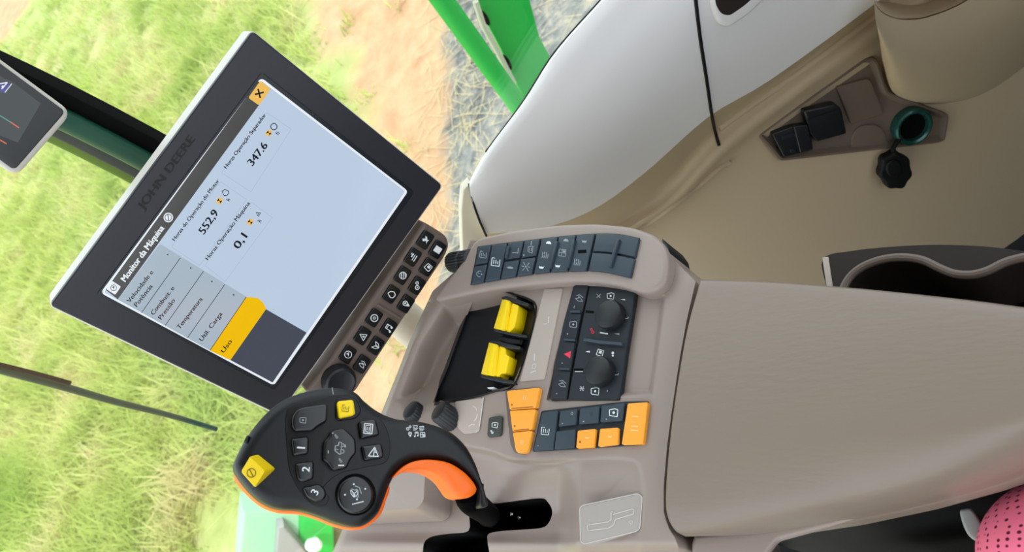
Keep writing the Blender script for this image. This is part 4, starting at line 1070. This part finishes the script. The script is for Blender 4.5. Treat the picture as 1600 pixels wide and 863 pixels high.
# ground material with dirt and gravel regions
gA=GND.hit(480,0); gB=GND.hit(566,175); gB2=GND.hit(500,640); gC=GND.hit(700,0); gD=GND.hit(697,230)
def gmat():
    m=bpy.data.materials.new('field_ground'); m.use_nodes=True; nt=m.node_tree; N=nt.nodes; L=nt.links; p=N['Principled BSDF']; p.inputs['Roughness'].default_value=.95; p.inputs['Specular IOR Level'].default_value=.1
    tc=N.new('ShaderNodeTexCoord'); sx_=N.new('ShaderNodeSeparateXYZ'); L.new(tc.outputs['Object'],sx_.inputs[0])
    def noise(s,d=4,r=.6):
        n=N.new('ShaderNodeTexNoise'); n.inputs['Scale'].default_value=s; n.inputs['Detail'].default_value=d; n.inputs['Roughness'].default_value=r; L.new(tc.outputs['Object'],n.inputs['Vector']); return n
    def ramp(n,stops):
        r=N.new('ShaderNodeValToRGB'); L.new(n,r.inputs[0]); els=r.color_ramp.elements
        while len(els)<len(stops): els.new(.5)
        for e_,(q,c) in zip(els,stops): e_.position=q; e_.color=lin(c)
        return r.outputs[0]
    def math_(op,a,b=None,c=None):
        n=N.new('ShaderNodeMath'); n.operation=op
        for i,v in enumerate((a,b,c)):
            if v is None: continue
            if isinstance(v,(int,float)): n.inputs[i].default_value=v
            else: L.new(v,n.inputs[i])
        return n.outputs[0]
    def side(a,b,ref):
        d=(b-a); nx_,ny_=-d.y,d.x; l=math.hypot(nx_,ny_); nx_/=l; ny_/=l
        if (ref.x-a.x)*nx_+(ref.y-a.y)*ny_<0: nx_,ny_=-nx_,-ny_
        return math_('ADD',math_('ADD',math_('MULTIPLY',sx_.outputs[0],nx_),math_('MULTIPLY',sx_.outputs[1],ny_)),-(a.x*nx_+a.y*ny_))
    def mix(f,a,b):
        n=N.new('ShaderNodeMix'); n.data_type='RGBA'; L.new(f,n.inputs[0]); L.new(a,n.inputs[6]); L.new(b,n.inputs[7]); return n.outputs[2]
    def step(v,w,amp,ns):
        nn=noise(ns,5); vv=math_('ADD',v,math_('MULTIPLY',math_('SUBTRACT',nn.outputs[0],.5),amp)); n=N.new('ShaderNodeMapRange'); n.inputs[1].default_value=-w; n.inputs[2].default_value=w; L.new(vv,n.inputs[0]); return n.outputs[0]
    grass=ramp(noise(1.6,8,.7).outputs[0],[(.3,(134,148,84)),(.5,(158,168,106)),(.6,(170,168,122)),(.7,(172,156,120))])
    dirt=ramp(noise(5,8,.7).outputs[0],[(.3,(166,128,98)),(.5,(176,146,114)),(.7,(182,160,128))])
    vo=N.new('ShaderNodeTexVoronoi'); vo.inputs['Scale'].default_value=16; L.new(tc.outputs['Object'],vo.inputs['Vector'])
    gn=noise(9,8,.75)
    grav=ramp(gn.outputs[0],[(.34,(70,72,72)),(.47,(108,110,108)),(.56,(134,132,124)),(.68,(160,150,128))])
    f1=step(math_('MAXIMUM',side(gA,gB,GND.hit(650,100)),side(gB,gB2,GND.hit(700,400))),.18,1.1,1.4); f0=step(side(GND.hit(0,70),GND.hit(52,0),GND.hit(0,0)),.2,1.2,1.2); f1=math_('MAXIMUM',f1,f0); f2=step(side(gC,gD,GND.hit(800,100)),.08,.6,2.5)
    col=mix(f2,mix(f1,grass,dirt),grav); L.new(col,p.inputs['Base Color'])
    b=N.new('ShaderNodeBump'); b.inputs['Strength'].default_value=.5; b.inputs['Distance'].default_value=.03; L.new(gn.outputs[0],b.inputs['Height']); L.new(b.outputs[0],p.inputs['Normal'])
    return m
mb=MB(); G=gmat(); s=70
n=60
vs=[Vector((-s+2*s*i/n,-s+2*s*j/n,GZ)) for j in range(n+1) for i in range(n+1)]
mb.add(vs,[[j*(n+1)+i,j*(n+1)+i+1,(j+1)*(n+1)+i+1,(j+1)*(n+1)+i] for j in range(n) for i in range(n)],G)
go=mb.build('ground'); go['kind']='structure'
# grass tufts
def leafm(name,stops):
    m=mat(name,(170,200,90),.7,.2); nt=m.node_tree; oi=nt.nodes.new('ShaderNodeTexCoord'); n=nt.nodes.new('ShaderNodeTexNoise'); n.inputs['Scale'].default_value=1.1; n.inputs['Detail'].default_value=5
    r=nt.nodes.new('ShaderNodeValToRGB'); nt.links.new(oi.outputs['Object'],n.inputs['Vector']); nt.links.new(n.outputs[0],r.inputs[0]); els=r.color_ramp.elements
    while len(els)<len(stops): els.new(.5)
    for e_,(q,c) in zip(els,stops): e_.position=q; e_.color=lin(c)
    nt.links.new(r.outputs[0],nt.nodes['Principled BSDF'].inputs['Base Color']); return m
def translucent(m,f):
    nt=m.node_tree; p=nt.nodes['Principled BSDF']; t=nt.nodes.new('ShaderNodeBsdfTranslucent'); mx=nt.nodes.new('ShaderNodeMixShader'); mx.inputs[0].default_value=f
    src=p.inputs['Base Color'].links[0].from_socket; nt.links.new(src,t.inputs[0]); o=nt.nodes['Material Output']
    nt.links.new(p.outputs[0],mx.inputs[1]); nt.links.new(t.outputs[0],mx.inputs[2]); nt.links.new(mx.outputs[0],o.inputs[0])
GR=leafm('grass_blades',[(.3,(148,172,78)),(.48,(184,200,112)),(.58,(204,206,138)),(.68,(210,196,152))])
STW=mat('dry_straw',(176,164,126),.8,.2)
def nside(a,b,ref,p):
    d=b-a; nx_,ny_=-d.y,d.x; l=math.hypot(nx_,ny_); nx_/=l; ny_/=l
    if (ref.x-a.x)*nx_+(ref.y-a.y)*ny_<0: nx_,ny_=-nx_,-ny_
    return (p.x-a.x)*nx_+(p.y-a.y)*ny_
V=[];Fc=[]
def blade(p,az,L,w,lean,segs=2):
    k=len(V); dx,dy=math.cos(az),math.sin(az); px_,py_=-dy*w,dx*w
    for i in range(segs):
        t=i/segs; r=lean*L*t*t; z=L*t*(1-.35*lean*t); ww=1-t*.5
        V.append((p.x+dx*r+px_*ww,p.y+dy*r+py_*ww,GZ+z)); V.append((p.x+dx*r-px_*ww,p.y+dy*r-py_*ww,GZ+z))
    V.append((p.x+dx*lean*L,p.y+dy*lean*L,GZ+L*(1-.35*lean)))
    for i in range(segs-1): Fc.append([k+2*i,k+2*i+1,k+2*i+3,k+2*i+2])
    Fc.append([k+2*(segs-1),k+2*(segs-1)+1,k+2*segs])
cnt=0
while cnt<7000:
    x=random.uniform(-260,640); y=random.uniform(-160,990); p=GND.hit(x,y)
    if (p-CAM).length>24 or (p-CAM).length<4: continue
    dd=max(nside(gA,gB,GND.hit(650,100),p),nside(gB,gB2,GND.hit(700,400),p),nside(GND.hit(0,70),GND.hit(52,0),GND.hit(0,0),p))
    if 300<x<580 and y>770: continue
    if dd>-.15 and random.random()>.03: continue
    if dd>-.9 and random.random()<.55: continue
    cnt+=1; dist=(p-CAM).length; sz=random.choice((.10,.14,.2,.3))*random.uniform(.7,1.3)
    for i in range(random.randint(9,15)):
        q=p+Vector((random.gauss(0,.07),random.gauss(0,.07),0)); blade(q,random.uniform(0,2*PI),sz*random.uniform(.6,1.3),random.uniform(.004,.009),random.uniform(.3,1.3))
translucent(GR,.5)
mb=MB(); mb.add(V,Fc,GR); gr=mb.build('grass',angle=180); tag(gr,'bright green long grass covering the field outside','grass',kind='stuff')
V2=[];F2=[]
for _ in range(520):
    x=random.gauss(735,60); y=random.uniform(-80,420); p=GND.hit(x,y); 
    if nside(gC,gD,GND.hit(800,100),p)<-.25: continue
    az=random.uniform(0,2*PI); L=random.uniform(.05,.24); w=.0022; k=len(V2); z=GZ+random.uniform(.008,.03)
    dx,dy=math.cos(az),math.sin(az)
    V2+=[(p.x-dy*w,p.y+dx*w,z),(p.x+dy*w,p.y-dx*w,z),(p.x+dx*L+dy*w,p.y+dy*L-dx*w,z+.01),(p.x+dx*L-dy*w,p.y+dy*L+dx*w,z+.01)]; F2.append([k,k+1,k+2,k+3])
mb=MB(); mb.add(V2,F2,STW); stw=mb.build('straw'); tag(stw,'pale dry straw scattered over the grey gravel outside','straw',kind='stuff')

# ================================================================== floor and unseen light-blocking shell
def pbox(name,x0,x1,y0,y1,z0,z1,m):
    mb=MB(); v=[Vector((x,y,z)) for z in (z0,z1) for y in (y0,y1) for x in (x0,x1)]
    mb.add(v,[[0,2,3,1],[4,5,7,6],[0,1,5,4],[2,6,7,3],[0,4,6,2],[1,3,7,5]],m); o=mb.build(name); o['kind']='structure'; return o
# floor and roof as quads along the wall
def wq(u,v): return CAM+hW*u+(-nW)*v
def wslab(name,u0,u1,v0,v1,z0,z1,m):
    mb=MB(); q=[wq(u0,v0),wq(u1,v0),wq(u1,v1),wq(u0,v1)]; v=[Vector((p.x,p.y,z0)) for p in q]+[Vector((p.x,p.y,z1)) for p in q]
    mb.add(v,[[0,1,2,3],[4,7,6,5],[0,4,5,1],[1,5,6,2],[2,6,7,3],[3,7,4,0]],m); o=mb.build(name)
    bm=bmesh.new(); bm.from_mesh(o.data); bmesh.ops.recalc_face_normals(bm,faces=bm.faces); bm.to_mesh(o.data); bm.free(); o['kind']='structure'; return o
wslab('floor',-1.0,.36,-1.0,DW-.005,-.06,0,FLOORM)
wslab('sun_block_roof',-1.2,.75,-1.0,DW+.1,1.95,2.03,BLOCKM)  # unseen roof, added to keep the sun off the interior
wslab('light_block_left',-1.0,.36,-1.06,-1.0,0,.95,SEATM)  # unseen dark wall, added and sized to cut light from the left
wslab('light_block_back',-.76,-.70,-1.0,DW,0,.92,SEATM)  # unseen dark wall, added and sized to cut light from behind

# ================================================================== light
w=bpy.data.worlds.new('sky'); sc.world=w; w.use_nodes=True; bg=w.node_tree.nodes['Background']
bg.inputs[0].default_value=(.86,.93,1.0,1); bg.inputs[1].default_value=1.0
sun=bpy.data.lights.new('sun','SUN'); sun.energy=1.5; sun.angle=math.radians(3); sun.color=(1,.96,.88)
so_=bpy.data.objects.new('sun',sun); COL.objects.link(so_)
sd=(-nW*.40+hW*.25).normalized()*math.cos(math.radians(58))   # travels from the left and behind
dirv=Vector((sd.x,sd.y,-math.sin(math.radians(58)))); so_.rotation_euler=dirv.to_track_quat('-Z','Y').to_euler()

sc.view_settings.view_transform='Standard'; sc.view_settings.look='None'; sc.view_settings.gamma=1; sc.view_settings.use_curve_mapping=False
sc.view_settings.exposure=EXPO
